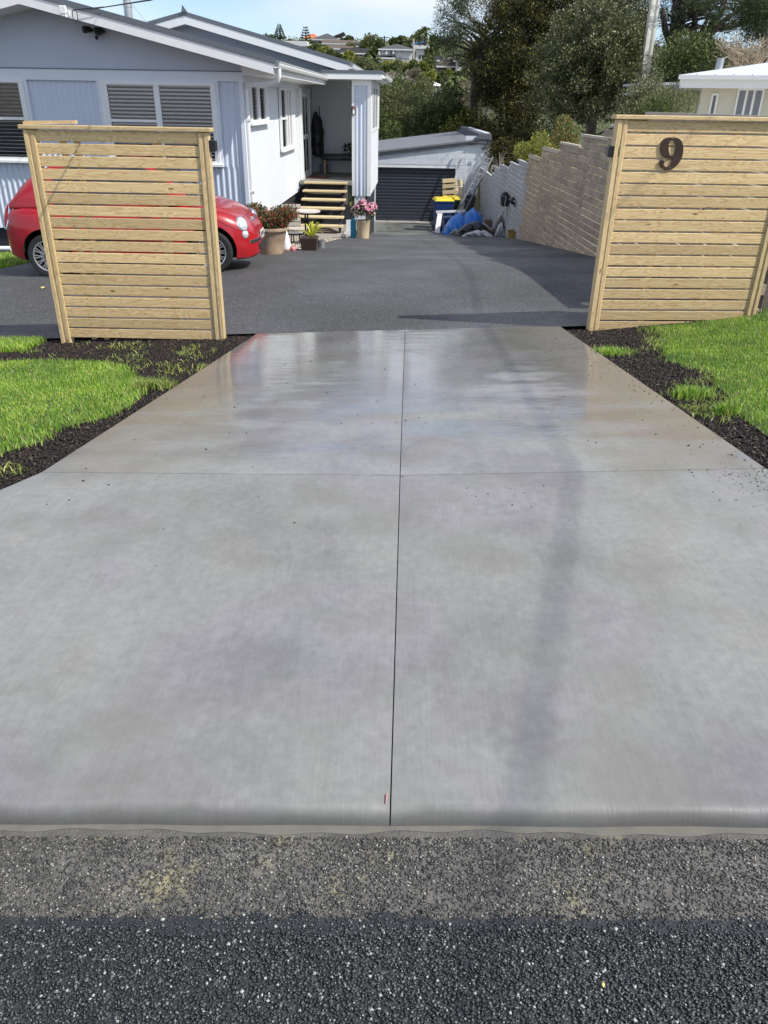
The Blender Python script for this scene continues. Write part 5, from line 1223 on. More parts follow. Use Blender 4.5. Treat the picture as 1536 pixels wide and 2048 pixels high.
def pot(name, label, cat, px, pyb, r, h, mat, prof, Y=None):
    p = G(px, pyb) if Y is None else Vector((at(px, pyb, Y).x, Y, max(at(px, pyb, Y).z, Tz(at(px, pyb, Y).x, Y))))
    t = thing(name, label, cat, p); MB().lathe([(r*a, h*b) for a, b in prof], p, 36).build('pot', mat, t, smooth=True)
    MB().lathe([(.0005, h*.9), (r*.88, h*.9)], p, 24).build('potting_soil', m_potsoil, t); return t, p
PP = [(.001, .01), (.62, .0), (.72, .3), (.88, .86), (.90, .88), (1.0, .89), (1.02, .94), (1.0, 1.0), (.93, 1.0), (.90, .9)]
t, p = pot('flower_pot', 'large weathered terracotta pot overflowing with a red-tipped leafy shrub beside the car nose', 'plant pot', 541, 509, .34, .47, m_terra, PP)
m_redshrub = leafmat('red_green_leaves', [(0, (.05, .08, .03)), (.45, (.10, .15, .06)), (.62, (.16, .18, .08)), (.68, (.30, .05, .03)), (.9, (.45, .06, .05)), (1, (.5, .25, .15))])
bl = [(p+Vector((random.uniform(-.38, .38), random.uniform(-.3, .3), .52+random.uniform(0, .20))), random.uniform(.10, .18)) for _ in range(26)]
foliage('shrub', bl, 6500, .045, m_redshrub, t, .5)
for k in range(12): MB().tube([p+Vector((random.uniform(-.05, .05), random.uniform(-.05, .05), .4)), bl[k][0]], .008, 5).build('stem', m_oldwood, t)
t, p = pot('flower_pot', 'cream pot of massed pale pink flowers in front of the porch column', 'plant pot', 726, 478, .165, .42, m_stonepot, [(.001, .01), (.82, .0), (.9, .4), (.98, .93), (1.02, .95), (1.02, 1), (.93, 1), (.9, .9)])
m_pink = leafmat('pink_petals', [(0, (.60, .16, .28)), (.4, (.75, .30, .42)), (.8, (.85, .52, .60)), (1, (.9, .75, .78))], .5, .2)
bl = [(p+Vector((random.uniform(-.22, .24), random.uniform(-.2, .2), .55+random.uniform(-.02, .22))), random.uniform(.08, .13)) for _ in range(20)]
foliage('green_leaves', bl, 1500, .05, leafmat('daisy_leaves', [(0, (.05, .10, .03)), (1, (.13, .2, .07))]), t, .5, .2)
# flower heads: small petal rosettes
fl_v = []; fl_f = []; mbf = MB()
for (c_, r_) in bl:
    for k in range(26):
        d = Vector(RNG.normal(size=3)); d.z = abs(d.z)*.8+.1; d.normalize(); q = c_+d*r_*1.08; a = d.cross(Vector((.3, .2, 1))).normalized(); b = d.cross(a); s = random.uniform(.022, .034)
        mbf.add([q]+[q+(a*math.cos(i*math.pi/4)+b*math.sin(i*math.pi/4))*s*(1 if i % 2 else .62)+d*.006 for i in range(8)], [(0, 1+i, 1+(i+1) % 8) for i in range(8)])
tag(mbf.build('flowers', m_pink, t), kind='stuff')
p = G(709, 478); t = thing('blue_board', 'turquoise-blue rounded board standing behind the cream pot', 'board', p)
a, b = at(701, 478, p.y+.25), at(712, 436, p.y+.25)
mb = MB(); oz = [(a.x, a.z), (b.x, a.z), (b.x+.0, b.z-.08), (b.x-.03, b.z-.02), ((a.x+b.x)/2, b.z), (a.x+.03, b.z-.02), (a.x, b.z-.08)]
mb.prism([(x, p.y+.25, z) for x, z in oz], (0, .04, 0)); mb.build('board', M('turquoise_foam', (.02, .26, .42), .5), t, bevel=.01)
tag(MB().bar(at(698, 472, 20.6), at(698, 440, 20.6), .14, .05, (0, 1, 0)).build('pale_post', m_trim), 'short pale post at the foot of the porch column beside the blue board', 'post')
# small pots
p = G(619, 502); t = thing('plant_pot', 'square dark brown pot with strappy yellow-green leaves', 'plant pot', p)
s_ = .135; MB().add([(p.x-s_, p.y-s_, p.z), (p.x+s_, p.y-s_, p.z), (p.x+s_, p.y+s_, p.z), (p.x-s_, p.y+s_, p.z), (p.x-s_*1.15, p.y-s_*1.15, p.z+.25), (p.x+s_*1.15, p.y-s_*1.15, p.z+.25), (p.x+s_*1.15, p.y+s_*1.15, p.z+.25), (p.x-s_*1.15, p.y+s_*1.15, p.z+.25)], [(0, 3, 2, 1), (4, 5, 6, 7), (0, 1, 5, 4), (1, 2, 6, 5), (2, 3, 7, 6), (3, 0, 4, 7)]).build('pot', M('dark_brown_glaze', (.045, .026, .020), .45), t, bevel=.01)
m_yl = leafmat('yellow_strap_leaves', [(0, (.20, .28, .04)), (.5, (.50, .52, .06)), (1, (.68, .64, .14))])
c0 = p+Vector((.05, 0, .24))
for k in range(26):
    a = random.uniform(0, 6.28); l = random.uniform(.16, .34); w = .018; mb = MB(); vs = []
    dr = Vector((math.cos(a), math.sin(a), 0)); sd = Vector((-math.sin(a), math.cos(a), 0)); h = random.uniform(.10, .30)
    for i in range(6): u = i/5; q = c0+dr*l*u+Vector((0, 0, h*math.sin(u*2.2)*1.0)); ww = w*(1-u**3); vs += [q-sd*ww, q+sd*ww]
    mb.add(vs, [(i*2, i*2+1, i*2+3, i*2+2) for i in range(5)]).build('leaf', m_yl, t)
pot('plant_pot', 'small brown round pot hard behind the square brown pot', 'plant pot', 627, 498, .11, .24, M('brown_clay', (.13, .075, .045), .7), PP)
pot('metal_pot', 'small galvanised metal pot to the right of the brown pots', 'plant pot', 643, 498, .075, .17, m_galv, [(.001, 0), (.8, 0), (.95, .95), (1.05, .96), (1.05, 1), (.9, 1), (.88, .9)])
# garden gnome-like ornament: a plain white cone figure
p = G(572, 503); t = thing('garden_ornament', 'white cone-shaped garden ornament on a red-brown base beside the big pot', 'garden ornament', p)
MB().lathe([(.001, .05), (.10, .05), (.105, .10), (.075, .22), (.035, .36), (.001, .42)], p, 20).build('body', m_white, t, smooth=True)
MB().blob(p+Vector((.0, 0, .03)), (.14, .10, .045), 14, 6, .08).build('base', M('red_brown_base', (.34, .11, .05), .6), t, smooth=True)
MB().blob(p+Vector((.13, -.04, .05)), (.06, .05, .06), 10, 6, .1).build('side_figure', M('pink_glaze', (.55, .16, .18), .4), t, smooth=True)
# slatted garden bench facing the drive, round iron table
m_slat = M('whitewashed_slat', (.60, .55, .48), .6, var=.12)
t = thing('garden_bench', 'small pale slatted bench against the house wall behind the pots', 'bench', (-2.1, 17.6, Tz(-2.1, 17.6)))
for y_ in (412, 421, 430, 439, 448): MB().bar(at(563, y_, 17.75), at(601, y_, 17.75+.0), .02, .075).build('slat', m_slat, t)
for y_, Y_ in ((455, 17.5), (457, 17.35), (459, 17.2)): MB().bar(at(572, y_, Y_), at(616, y_, Y_), .10, .02).build('seat_slat', m_slat, t)
for x_, Y_ in ((566, 17.78), (599, 17.78), (575, 17.1), (613, 17.1)): MB().bar(at(x_, 410 if Y_ > 17.5 else 460, Y_), (at(x_, 470, Y_).x, Y_, Tz(-2, Y_)), .03, .03).build('leg', m_black, t)
tp = at(612, 421, 16.7); t = thing('garden_table', 'small round garden table with pale top and black iron pedestal', 'table', (tp.x, 16.7, Tz(tp.x, 16.7)))
MB().lathe([(.001, -.03), (.28, -.03), (.29, -.02), (.29, .0), (.001, .0)], tp, 28).build('table_top', m_slat, t)
MB().lathe([(.275, -.045), (.293, -.045), (.293, -.021), (.275, -.021)], tp, 28).build('rim', m_black, t)
for dx in (-.02, .03): MB().tube([tp+Vector((dx, 0, -.03)), Vector((tp.x+dx, 16.7, Tz(tp.x, 16.7)+.06))], .018, 8).build('pedestal', m_black, t)
for k in range(4):
    a = k*math.pi/2+.5; MB().tube([Vector((tp.x, 16.7, Tz(tp.x, 16.7)+.14)), Vector((tp.x+.15*math.cos(a), 16.7+.15*math.sin(a), Tz(tp.x, 16.7)+.12)), Vector((tp.x+.26*math.cos(a), 16.7+.26*math.sin(a), Tz(tp.x, 16.7)+.0))], .014, 6).build('leg', m_black, t)
p = G(590, 488); t = thing('iron_stool', 'low black wrought-iron stand on the pebbles behind the brown pot', 'stand', p)
MB().lathe([(.18, .20), (.205, .20), (.205, .225), (.18, .225)], p, 24).build('ring', m_black, t); MB().lathe([(.001, .225), (.17, .225), (.17, .235), (.001, .235)], p, 20).build('seat', m_slat, t)
for k in range(7):
    a = k*2*math.pi/7; MB().tube([p+Vector((.19*math.cos(a), .19*math.sin(a), .20)), p+Vector((.225*math.cos(a), .225*math.sin(a), .10)), p+Vector((.17*math.cos(a), .17*math.sin(a), .0))], .012, 6).build('leg', m_black, t)
# things in the porch
bz = -.25; BB = lambda x, y, z: HM @ Vector((x, y, z))
t = thing('porch_bench', 'black upholstered bench with timber legs against the porch back wall', 'bench', BB(1.0, 9.3, bz))
a = hl(at(647, 314, 24.5)); 
MB().prism([BB(a.x, 9.0, .12), BB(1.34, 9.0, .12), BB(1.34, 9.0, .28), BB(a.x, 9.0, .28)], (0, .45, 0)).build('seat', m_bag, t, bevel=.03)
lg = m_pine2
for x_ in (a.x+.05, 1.28):
    for y_ in (9.05, 9.40): MB().bar(BB(x_, y_, bz), BB(x_, y_, .12), .05, .05, (0, 1, 0)).build('leg', lg, t)
t = thing('hanging_coats', 'dark coats hanging from a stand beside the front door inside the porch', 'coats', BB(.25, 9.4, bz))
mbc = MB()
for (dx, dy, z0_, z1_, r_) in ((.14, 9.30, 1.35, .25, .11), (.22, 9.42, 1.22, .30, .12), (.18, 9.2, 1.05, .22, .10)):
    mbc.tube([BB(dx+.012*math.sin(k*1.7), dy+.02*math.sin(k*2.3), z0_+(z1_-z0_)*k/9) for k in range(10)], [r_*(.35+.75*min(1, k/2.5)+.10*math.sin(k*2.1)) for k in range(10)], 12)
mbc.build('coat', m_bag, t); MB().tube([BB(.30, 9.35, bz), BB(.24, 9.35, 1.5)], .012, 6).build('pole', m_blackp, t)
t = thing('dustpan', 'dark blue dustpan box standing on the porch floor below the coats', 'dustpan', BB(.42, 9.1, bz)); MB().prism([BB(.24, 9.1, bz+.0), BB(.50, 9.1, bz), BB(.49, 9.12, bz+.26), BB(.25, 9.12, bz+.26)], (0, .16, 0)).build('pan', M('slate_blue_plastic', (.035, .05, .08), .5), t)
MB().tube([BB(.36, 9.15, bz+.2), BB(.30, 9.2, bz+1.0)], .010, 6).build('handle', m_blackp, t)
tag(MB().prism([BB(.08, 7.4, bz+.002), BB(.62, 7.4, bz+.002), BB(.62, 8.3, bz+.002), BB(.08, 8.3, bz+.002)], (0, 0, .015)).build('doormat', M('coir_mat', (.12, .05, .03), .95, var=.3, scale=30)), 'red-brown doormat on the porch floor before the front door', 'doormat')
t = thing('yellow_cushion', 'mustard yellow cushion propped on the right end of the porch bench', 'cushion', BB(1.24, 9.2, .28)); MB().blob(BB(1.26, 9.2, .47), (.13, .07, .20), 10, 8, .03).build('cushion', M('mustard_fabric', (.42, .30, .01), .8), t, smooth=True)
t = thing('porch_plant', 'dark green leafy sprig on the porch bench beside the yellow cushion', 'plant', BB(1.1, 9.1, .28)); foliage('leaves', [(BB(1.08, 9.1, .42), .14)], 60, .12, leafmat('dark_sprig', [(0, (.02, .05, .02)), (1, (.05, .1, .04))]), t, .4)

# ================================================================== neighbour's house on the right
NY = 24.0
m_cream = M('cream_stucco', (.58, .56, .46), .75, var=.06, scale=2, bump=.002, bscale=60)
m_silver = M('pale_iron_roof', (.58, .60, .64), .4, var=.05)
m_curt = M('curtain_net', (.28, .31, .36), .8, var=.25, scale=14, stretch=(6, 6, .3))
nl = at(1362, 150, NY); ez = nl.z; nh = thing('neighbour_house', 'cream neighbour house with pale iron hip roof rising behind the numbered screen', 'house', (nl.x, NY, 0))
wl0 = at(1388, 170, NY+.6).x; gzb = 0.2
MB().box(wl0, wl0+9, NY+.6, NY+.8, -1.0, ez-.10).build('wall', m_cream, nh); MB().box(wl0, wl0+.2, NY+.8, NY+8, -1.0, ez-.1).build('wall', m_cream, nh)
MB().box(nl.x, nl.x+10, NY, NY+.03, ez-.30, ez-.06).build('fascia', m_white, nh)
MB().box(nl.x-.0, nl.x+.03, NY+.03, NY+8.6, ez-.28, ez-.06).build('fascia', m_white, nh)
MB().box(nl.x+.03, nl.x+10, NY+.03, NY+8.6, ez-.29, ez-.27).build('soffit', m_white, nh)
g_ = MB(); g_.prism([(nl.x-.05, NY-.12, ez-.10), (nl.x-.05, NY-.12, ez), (nl.x-.05, NY-.10, ez), (nl.x-.05, NY-.10, ez-.09), (nl.x-.05, NY-.0, ez-.09), (nl.x-.05, NY-.0, ez-.1)], (10.1, 0, 0)).build('gutter', m_white, nh)
rt_ = at(1536, 108, NY+4); rise = rt_.z-ez; hx = rt_.x
A_ = [(nl.x-.06, NY-.06, ez), (nl.x+11, NY-.06, ez), (nl.x+11, NY+4.3, ez+rise), (nl.x+4.3, NY+4.3, ez+rise), (nl.x-.06, NY+8.7, ez), (nl.x+11, NY+8.7, ez)]
rm = MB(); 
def rib_plane(P, Q, S_, T_, n_):   # plane with standing ribs
    P, Q, S_, T_ = map(Vector, (P, Q, S_, T_)); m = MB(); m.add([P, Q, S_, T_], [(0, 1, 2, 3)]); 
    for i in range(1, n_):
        u = i/n_; a_ = P.lerp(Q, u); b_ = T_.lerp(S_, u); m.bar(a_+Vector((0, 0, .012)), b_+Vector((0, 0, .012)), .03, .03)
    return m
rib_plane(A_[0], A_[1], A_[2], A_[3], 24).build('roof', m_silver, nh); rib_plane(A_[4], A_[0], A_[3], A_[3], 2).build('roof', m_silver, nh); rib_plane(A_[5], A_[4], A_[3], A_[2], 2).build('roof', m_silver, nh)
def nwin(px0, px1, pyt, pyb, cols, curtain=m_curt):
    Yw = NY+.6; a = at(px0, pyb, Yw); b = at(px1, pyt, Yw); w_ = MB().box(a.x, b.x, Yw-.012, Yw-.002, a.z, b.z).build('window', curtain, nh)
    f = .05
    for (x0, x1, z0, z1) in ((a.x-f, b.x+f, b.z, b.z+f), (a.x-f, b.x+f, a.z-f, a.z), (a.x-f, a.x, a.z, b.z), (b.x, b.x+f, a.z, b.z)): MB().box(x0, x1, Yw-.05, Yw-.001, z0, z1).build('frame', m_white, w_)
    for i in range(1, cols): x = a.x+(b.x-a.x)*i/cols; MB().box(x-.03, x+.03, Yw-.045, Yw-.012, a.z, b.z).build('mullion', m_white, w_)
    MB().box(a.x, b.x, Yw-.02, Yw-.016, a.z, b.z).build('pane', m_gl, w_)
nwin(1444, 1498, 182, 245, 3); nwin(1533, 1600, 178, 245, 2); nwin(1399, 1414, 191, 240, 1, m_glass)
nh.rotation_euler = (0, 0, 0); vp = at(1386, 135, NY+2); tb = MB().tube([(vp.x, NY+2, vp.z-.5), (vp.x+.02, NY+2, at(1386, 117, NY+2).z)], .10, 12).build('vent_pipe', m_galv, nh, smooth=True)
nh.rotation_euler = (0, 0, R(-18.6))
sh = at(1306, 168, 28); t = thing('shed', 'low grey shed roof between the leafy tree and the neighbour house', 'shed', (sh.x+1, 28.5, 0))
b_ = at(1362, 164, 28); z_ = at(1306, 190, 28).z
MB().prism([(sh.x, 28, sh.z), (b_.x+1, 28, b_.z), (b_.x+1, 28, z_), (sh.x, 28, z_)], (0, 3, 0)).build('wall', m_galv, t); MB().box(sh.x-.1, b_.x+1, 27.9, 31.2, sh.z-.02, sh.z+.05).build('roof', m_silver, t)

# power pole
m_pole = M('pale_concrete_pole', (.72, .70, .60), .8, var=.15, scale=3, bump=.003, bscale=60)
pY = 33.5; pb_ = at(1290, 140, pY); tp_ = thing('power_pole', 'pale slotted concrete power pole standing in front of the trees', 'power pole', (pb_.x, pY, 0))
mp_ = MB(); zt = PTOP.z+.4
for (s, x0, x1) in ((0, -.17, -.075), (1, .075, .17)): mp_.prism([(pb_.x+x0, pY-.15, -2), (pb_.x+x1, pY-.15, -2), (pb_.x+x1*.8, pY-.12, zt), (pb_.x+x0*.8, pY-.12, zt)], (0, .28, 0))
mp_.build('shaft', m_pole, tp_); MB().prism([(pb_.x-.08, pY-.10, -2), (pb_.x+.08, pY-.10, -2), (pb_.x+.07, pY-.10, zt), (pb_.x-.07, pY-.10, zt)], (0, .18, 0)).build('web', m_pole, tp_)
for y_ in (12, 34, 40, 50): z_ = at(1300, y_, pY).z; MB().box(pb_.x-.17, pb_.x+.17, pY-.17, pY-.15, z_-.012, z_+.012).build('strap', m_galv, tp_)

# ================================================================== trees and shrubs
m_bark = M('grey_bark', (.13, .115, .10), .9, var=.4, scale=8, stretch=(3, 3, .6), bump=.02, bscale=12)
m_barkd = M('dark_bark', (.045, .035, .028), .9, var=.4, scale=8, bump=.02, bscale=12)
LM = dict(
 pine=leafmat('pine_needles', [(0, (.018, .032, .013)), (.6, (.05, .08, .03)), (1, (.12, .17, .06))], tr=.25),
 cedar=leafmat('cedar_sprays', [(0, (.010, .011, .004)), (.5, (.028, .031, .009)), (.8, (.085, .085, .02)), (1, (.24, .22, .045))], tr=.2),
 gloss=leafmat('glossy_leaves', [(0, (.022, .03, .010)), (.45, (.075, .09, .028)), (.85, (.20, .21, .07)), (1, (.52, .50, .34))], .45, .22),
 bush=leafmat('bush_leaves', [(0, (.028, .04, .014)), (.6, (.09, .12, .038)), (1, (.23, .26, .08))], tr=.25),
 lime=leafmat('lime_leaves', [(0, (.11, .13, .03)), (.6, (.25, .27, .055)), (1, (.40, .39, .09))], tr=.3),
 olive=leafmat('olive_leaves', [(0, (.08, .095, .04)), (.6, (.17, .185, .075)), (1, (.29, .29, .14))], tr=.3),
 red=leafmat('red_tip_leaves', [(0, (.08, .12, .035)), (.7, (.18, .24, .07)), (.85, (.38, .18, .09)), (1, (.5, .28, .14))]),
 dry=leafmat('dry_twig_haze', [(0, (.15, .135, .09)), (1, (.32, .28, .20))]))
def blobs_px(cx, cy, rx, ry, Y, dY, n, r0_, r1_, seed=0):
    rs = random.Random(seed+int(cx*7+cy)); out = []
    while len(out) < n:
        u, v = rs.uniform(-1, 1), rs.uniform(-1, 1)
        if u*u+v*v > 1: continue
        out.append((at(cx+u*rx, cy+v*ry, Y+rs.uniform(-dY, dY)), rs.uniform(r0_, r1_)))
    return out
def clump(blobs, k, fr, seed=1):
    rs = random.Random(seed); out = []
    for c, r in blobs:
        for _ in range(k):
            d = Vector((rs.gauss(0, 1), rs.gauss(0, 1), rs.gauss(0, 1))).normalized(); out.append((c+d*r*rs.uniform(.5, 1.15), r*fr*rs.uniform(.6, 1.3)))
    return out
def limbs(mb, trunk, blobs, k, r=.06, seed=1):
    rs = random.Random(seed)
    for b in rs.sample(blobs, min(k, len(blobs))):
        s = min(trunk, key=lambda q: (q-b[0]).length+max(0, q.z-b[0].z)*2); m = s.lerp(b[0], .5)+Vector((rs.uniform(-.3, .3), rs.uniform(-.3, .3), rs.uniform(-.1, .4)))
        mb.tube([s, m, b[0]], [r, r*.6, r*.2], 5, cap=False)
def tree(label, cat, trunk, rad, blobs, n, size, leafm, bark=m_bark, nl=20, name='tree', lr=.06, aspect=.45, shell=.4, upb=.3):
    trunk = [Vector(p) for p in trunk]; t = thing(name, label, cat, trunk[0]); mb = MB(); mb.tube(trunk, [rad*(1-.75*i/(len(trunk)-1)) for i in range(len(trunk))], 9)
    dense = []
    for i in range(len(trunk)-1):
        for k in range(6): dense.append(trunk[i].lerp(trunk[i+1], k/6))
    limbs(mb, dense, blobs, nl, lr, len(blobs)); mb.build('trunk', bark, t, smooth='all')
    foliage('crown', blobs, n, size, leafm, t, aspect, shell, upb); return t
def gnd(px, py, Y): p = at(px, py, Y); return Vector((p.x, Y, Tz(p.x, Y)-.2))
# tall pine with pale limbs
B1 = blobs_px(905, 45, 46, 48, 47, 3, 24, .25, .6)+blobs_px(965, 8, 90, 26, 47, 3, 30, .3, .65)+blobs_px(925, 92, 52, 26, 47, 2, 16, .3, .6)+blobs_px(1005, 60, 60, 40, 48, 2, 22, .3, .65)+blobs_px(960, 125, 45, 25, 47, 2, 9, .25, .5)+blobs_px(880, 80, 16, 14, 46, 1, 5, .3, .5)
tr = [gnd(950, 255, 47), at(949, 190, 47), at(951, 140, 47), at(958, 105, 47), at(968, 70, 47), at(990, 25, 47), at(1000, -30, 47)]
t = tree('tall open pine with a bare grey trunk and pale limbs rising behind the garage', 'pine tree', tr, .27, B1, 17000, .14, LM['pine'], nl=34, lr=.07, aspect=.2, shell=.15)
mb = MB(); 
for pl_ in [[(952, 125), (975, 108), (1010, 98), (1045, 92)], [(951, 140), (930, 125), (905, 118), (880, 122)], [(958, 105), (985, 75), (998, 60), (985, 40), (975, 20)], [(985, 75), (1005, 55), (1010, 58)], [(958, 105), (940, 75), (915, 55), (890, 50)], [(968, 70), (945, 40), (930, 10)]]:
    q = [at(x, y, 46.8) for x, y in pl_]; mb.tube(q, [.09-.02*i for i in range(len(q))], 6)
mb.build('limb', M('pale_dead_wood', (.34, .29, .25), .8, var=.2), t, smooth='all')
# dark cedar mass
B2 = blobs_px(1005, 190, 62, 120, 42, 2.5, 70, .5, 1.1)+blobs_px(1050, 75, 70, 80, 43, 2.5, 60, .5, 1.1)+blobs_px(1010, 290, 70, 30, 40, 2, 26, .5, .9)
B2 = clump(B2, 5, .42, 3)
tree('very dark brownish-green cedar filling the space between pine and leafy tree', 'cedar tree', [gnd(1020, 300, 42), at(1022, 200, 42), at(1030, 100, 42), at(1040, 0, 42)], .3, B2, 80000, .13, LM['cedar'], m_barkd, nl=50, aspect=.34, shell=.3, upb=-.25)
B2 = blobs_px(1150, 0, 95, 55, 44, 2.5, 70, .5, 1.2)+blobs_px(1255, 10, 60, 45, 45, 2, 30, .5, 1.0)
B2 = clump(B2, 5, .42, 4)
tree('dark conifer with olive tips standing highest behind the leafy tree', 'conifer tree', [gnd(1150, 200, 45), at(1150, 100, 45), at(1150, -40, 45)], .3, B2, 42000, .13, LM['cedar'], m_barkd, nl=40, aspect=.3, shell=.3, upb=-.2)
# big glossy evergreen
B3 = blobs_px(1185, 135, 92, 105, 36, 1.8, 90, .5, 1.0)+blobs_px(1245, 150, 58, 90, 34.6, 1.2, 40, .45, .9)+blobs_px(1130, 190, 55, 70, 35, 1, 30, .4, .75)+blobs_px(1220, 60, 80, 40, 36.5, 1, 34, .5, .9)
B3 = clump(B3, 4, .40, 5)+blobs_px(1200, 110, 118, 125, 36, 2.0, 40, .2, .45)
tree('big bushy evergreen with small glossy grey-green leaves above the block wall', 'leafy tree', [gnd(1190, 260, 36), at(1190, 180, 36), at(1195, 90, 36), at(1200, 20, 36)], .25, B3, 82000, .10, LM['gloss'], nl=60, lr=.05, aspect=.5, shell=.45)
B3 = blobs_px(1300, 185, 24, 36, 25.5, .8, 14, .2, .4)+blobs_px(1275, 205, 30, 35, 25, .8, 18, .25, .45)
tree('slender leafy shrub growing up around the foot of the concrete pole', 'shrub', [gnd(1290, 230, 25.5), at(1298, 190, 25.5), at(1304, 160, 25.5)], .06, B3, 7000, .06, LM['gloss'], nl=14, lr=.02, name='shrub', aspect=.5)
# right-hand pine with dark spreading limbs
B5 = blobs_px(1440, 8, 100, 30, 38, 2, 46, .22, .5)+blobs_px(1400, 50, 70, 30, 38, 2, 22, .2, .4)+blobs_px(1345, 50, 25, 50, 38, 1.5, 16, .2, .45)+blobs_px(1480, 60, 50, 22, 38, 1.5, 12, .2, .35)
t = tree('dark pine with long bare limbs spreading over the neighbour roof', 'pine tree', [gnd(1340, 200, 38), at(1342, 150, 38), at(1346, 90, 38), at(1350, 30, 38), at(1352, -30, 38)], .34, B5, 9000, .13, LM['pine'], m_barkd, nl=50, lr=.06, aspect=.2, shell=.1)
mb = MB()
for pl_ in [[(1345, 155), (1358, 120), (1375, 85), (1400, 68), (1412, 45), (1425, 10)], [(1352, 140), (1380, 95), (1415, 62), (1450, 40), (1490, 12), (1510, -5)], [(1400, 72), (1440, 55), (1480, 48), (1520, 40)], [(1345, 80), (1365, 50), (1372, 10)], [(1415, 62), (1440, 30), (1450, 0)], [(1380, 95), (1390, 40), (1385, 0)], [(1345, 100), (1330, 60), (1325, 20)]]:
    q = [at(x, y, 37.8) for x, y in pl_]; mb.tube(q, [.15*(1-.13*i) for i in range(len(q))], 7)
mb.build('limb', m_barkd, t, smooth='all')
B6 = blobs_px(1520, 25, 40, 40, 33, 1.5, 24, .35, .7)
tree('dense dark pine crown at the upper right corner', 'pine tree', [gnd(1530, 200, 33), at(1530, 100, 33), at(1528, 0, 33)], .2, B6, 13000, .12, LM['pine'], m_barkd, nl=20, aspect=.22, shell=.2)
B8 = blobs_px(1395, 108, 55, 30, 32, 1.5, 34, .35, .65)+blobs_px(1350, 130, 25, 40, 32, 1, 14, .3, .5)
tree('dark rounded bush behind the neighbour roof vent', 'bush', [gnd(1390, 200, 32), at(1390, 120, 32)], .1, B8, 13000, .10, LM['bush'], nl=16, name='bush')
# leafless pale shrub
t = thing('bare_shrub', 'leafless tan shrub of tangled twigs behind the neighbour roof ridge', 'shrub', gnd(1490, 200, 31)); mb = MB(); rs = random.Random(4)
for k in range(120):
    b0 = at(1490+rs.uniform(-25, 25), 150, 31+rs.uniform(-.6, .6)); tip = at(1490+rs.uniform(-62, 60), rs.uniform(72, 118), 31+rs.uniform(-1, 1)); m_ = b0.lerp(tip, .6)+Vector((rs.uniform(-.25, .25), 0, rs.uniform(-.1, .3)))
    mb.tube([b0, m_, tip, tip+Vector((rs.uniform(-.3, .3), 0, rs.uniform(-.15, .25)))], [.022, .015, .010, .004], 4, cap=False)
mb.build('twigs', M('tan_twigs', (.36, .29, .20), .8, var=.2), t)
# feathery shrubs in front of the neighbour house
for (cx_, cy_, rx_, ry_, Y_, n_, lb, lm_) in [(1345, 208, 42, 26, 17.5, 22, 'feathery dark green shrub in front of the cream house wall', 'olive'), (1300, 222, 30, 18, 17, 12, 'low bushy shrub beside the pole foot behind the numbered screen', 'bush')]:
    tree(lb, 'shrub', [gnd(cx_, 235, Y_), at(cx_, cy_, Y_)], .03, blobs_px(cx_, cy_, rx_, ry_, Y_, .5, n_, .12, .28), 4500, .06, LM[lm_], nl=12, lr=.012, name='shrub', aspect=.2, upb=1.0)
tree('small shrub with reddish new tips above the block wall steps', 'shrub', [gnd(1128, 300, 20), at(1128, 280, 20)], .03, blobs_px(1126, 268, 24, 26, 20, .4, 22, .10, .2), 3600, .06, LM['red'], nl=12, lr=.012, name='shrub')
tree('yellow-green shrub at the foot of the dark cedar above the wall', 'shrub', [gnd(1078, 330, 24), at(1078, 300, 24)], .03, blobs_px(1075, 298, 32, 20, 24, .5, 24, .14, .28), 3800, .08, LM['lime'], nl=10, lr=.012, name='shrub')
tree('dark ragged shrub growing over the grey end of the block wall', 'shrub', [gnd(1000, 330, 30), at(1000, 310, 30)], .03, blobs_px(1005, 308, 38, 20, 31.5, .6, 22, .2, .4), 3800, .10, LM['cedar'], nl=10, lr=.012, name='shrub')
# band of bushes behind the garage
for (cx_, cy_, rx_, ry_, Y_, n_, lb, lm_, nn_, lsz) in [
    (778, 235, 46, 48, 46, 60, 'rounded olive-green bush behind the left end of the garage roof', 'olive', 16000, .13),
    (838, 225, 40, 42, 50, 44, 'twiggy grey-green bush in the middle of the band behind the garage', 'olive', 11000, .13),
    (882, 235, 36, 42, 44, 44, 'darker green bush beside the pine trunk behind the garage roof', 'bush', 14000, .12),
    (928, 262, 26, 30, 43, 26, 'yellowish shrub between bush and pine trunk behind the garage', 'lime', 6000, .12),
    (800, 190, 40, 20, 56, 30, 'darker scrub bush above the band behind the garage', 'bush', 8000, .14),
    (760, 262, 30, 24, 42, 22, 'low green bush touching the corner of the house and the garage roof', 'bush', 6000, .12),
    (935, 215, 22, 40, 52, 24, 'thin pale shrub behind the pine trunk', 'dry', 5000, .10)]:
    tree(lb, 'bush', [gnd(cx_, cy_+ry_, Y_), at(cx_, cy_, Y_)], .1, clump(blobs_px(cx_, cy_, rx_, ry_, Y_, 1.5, n_, .45, .9), 4, .42, int(cx_)), nn_, lsz, LM[lm_], nl=16, lr=.05, name='bush')
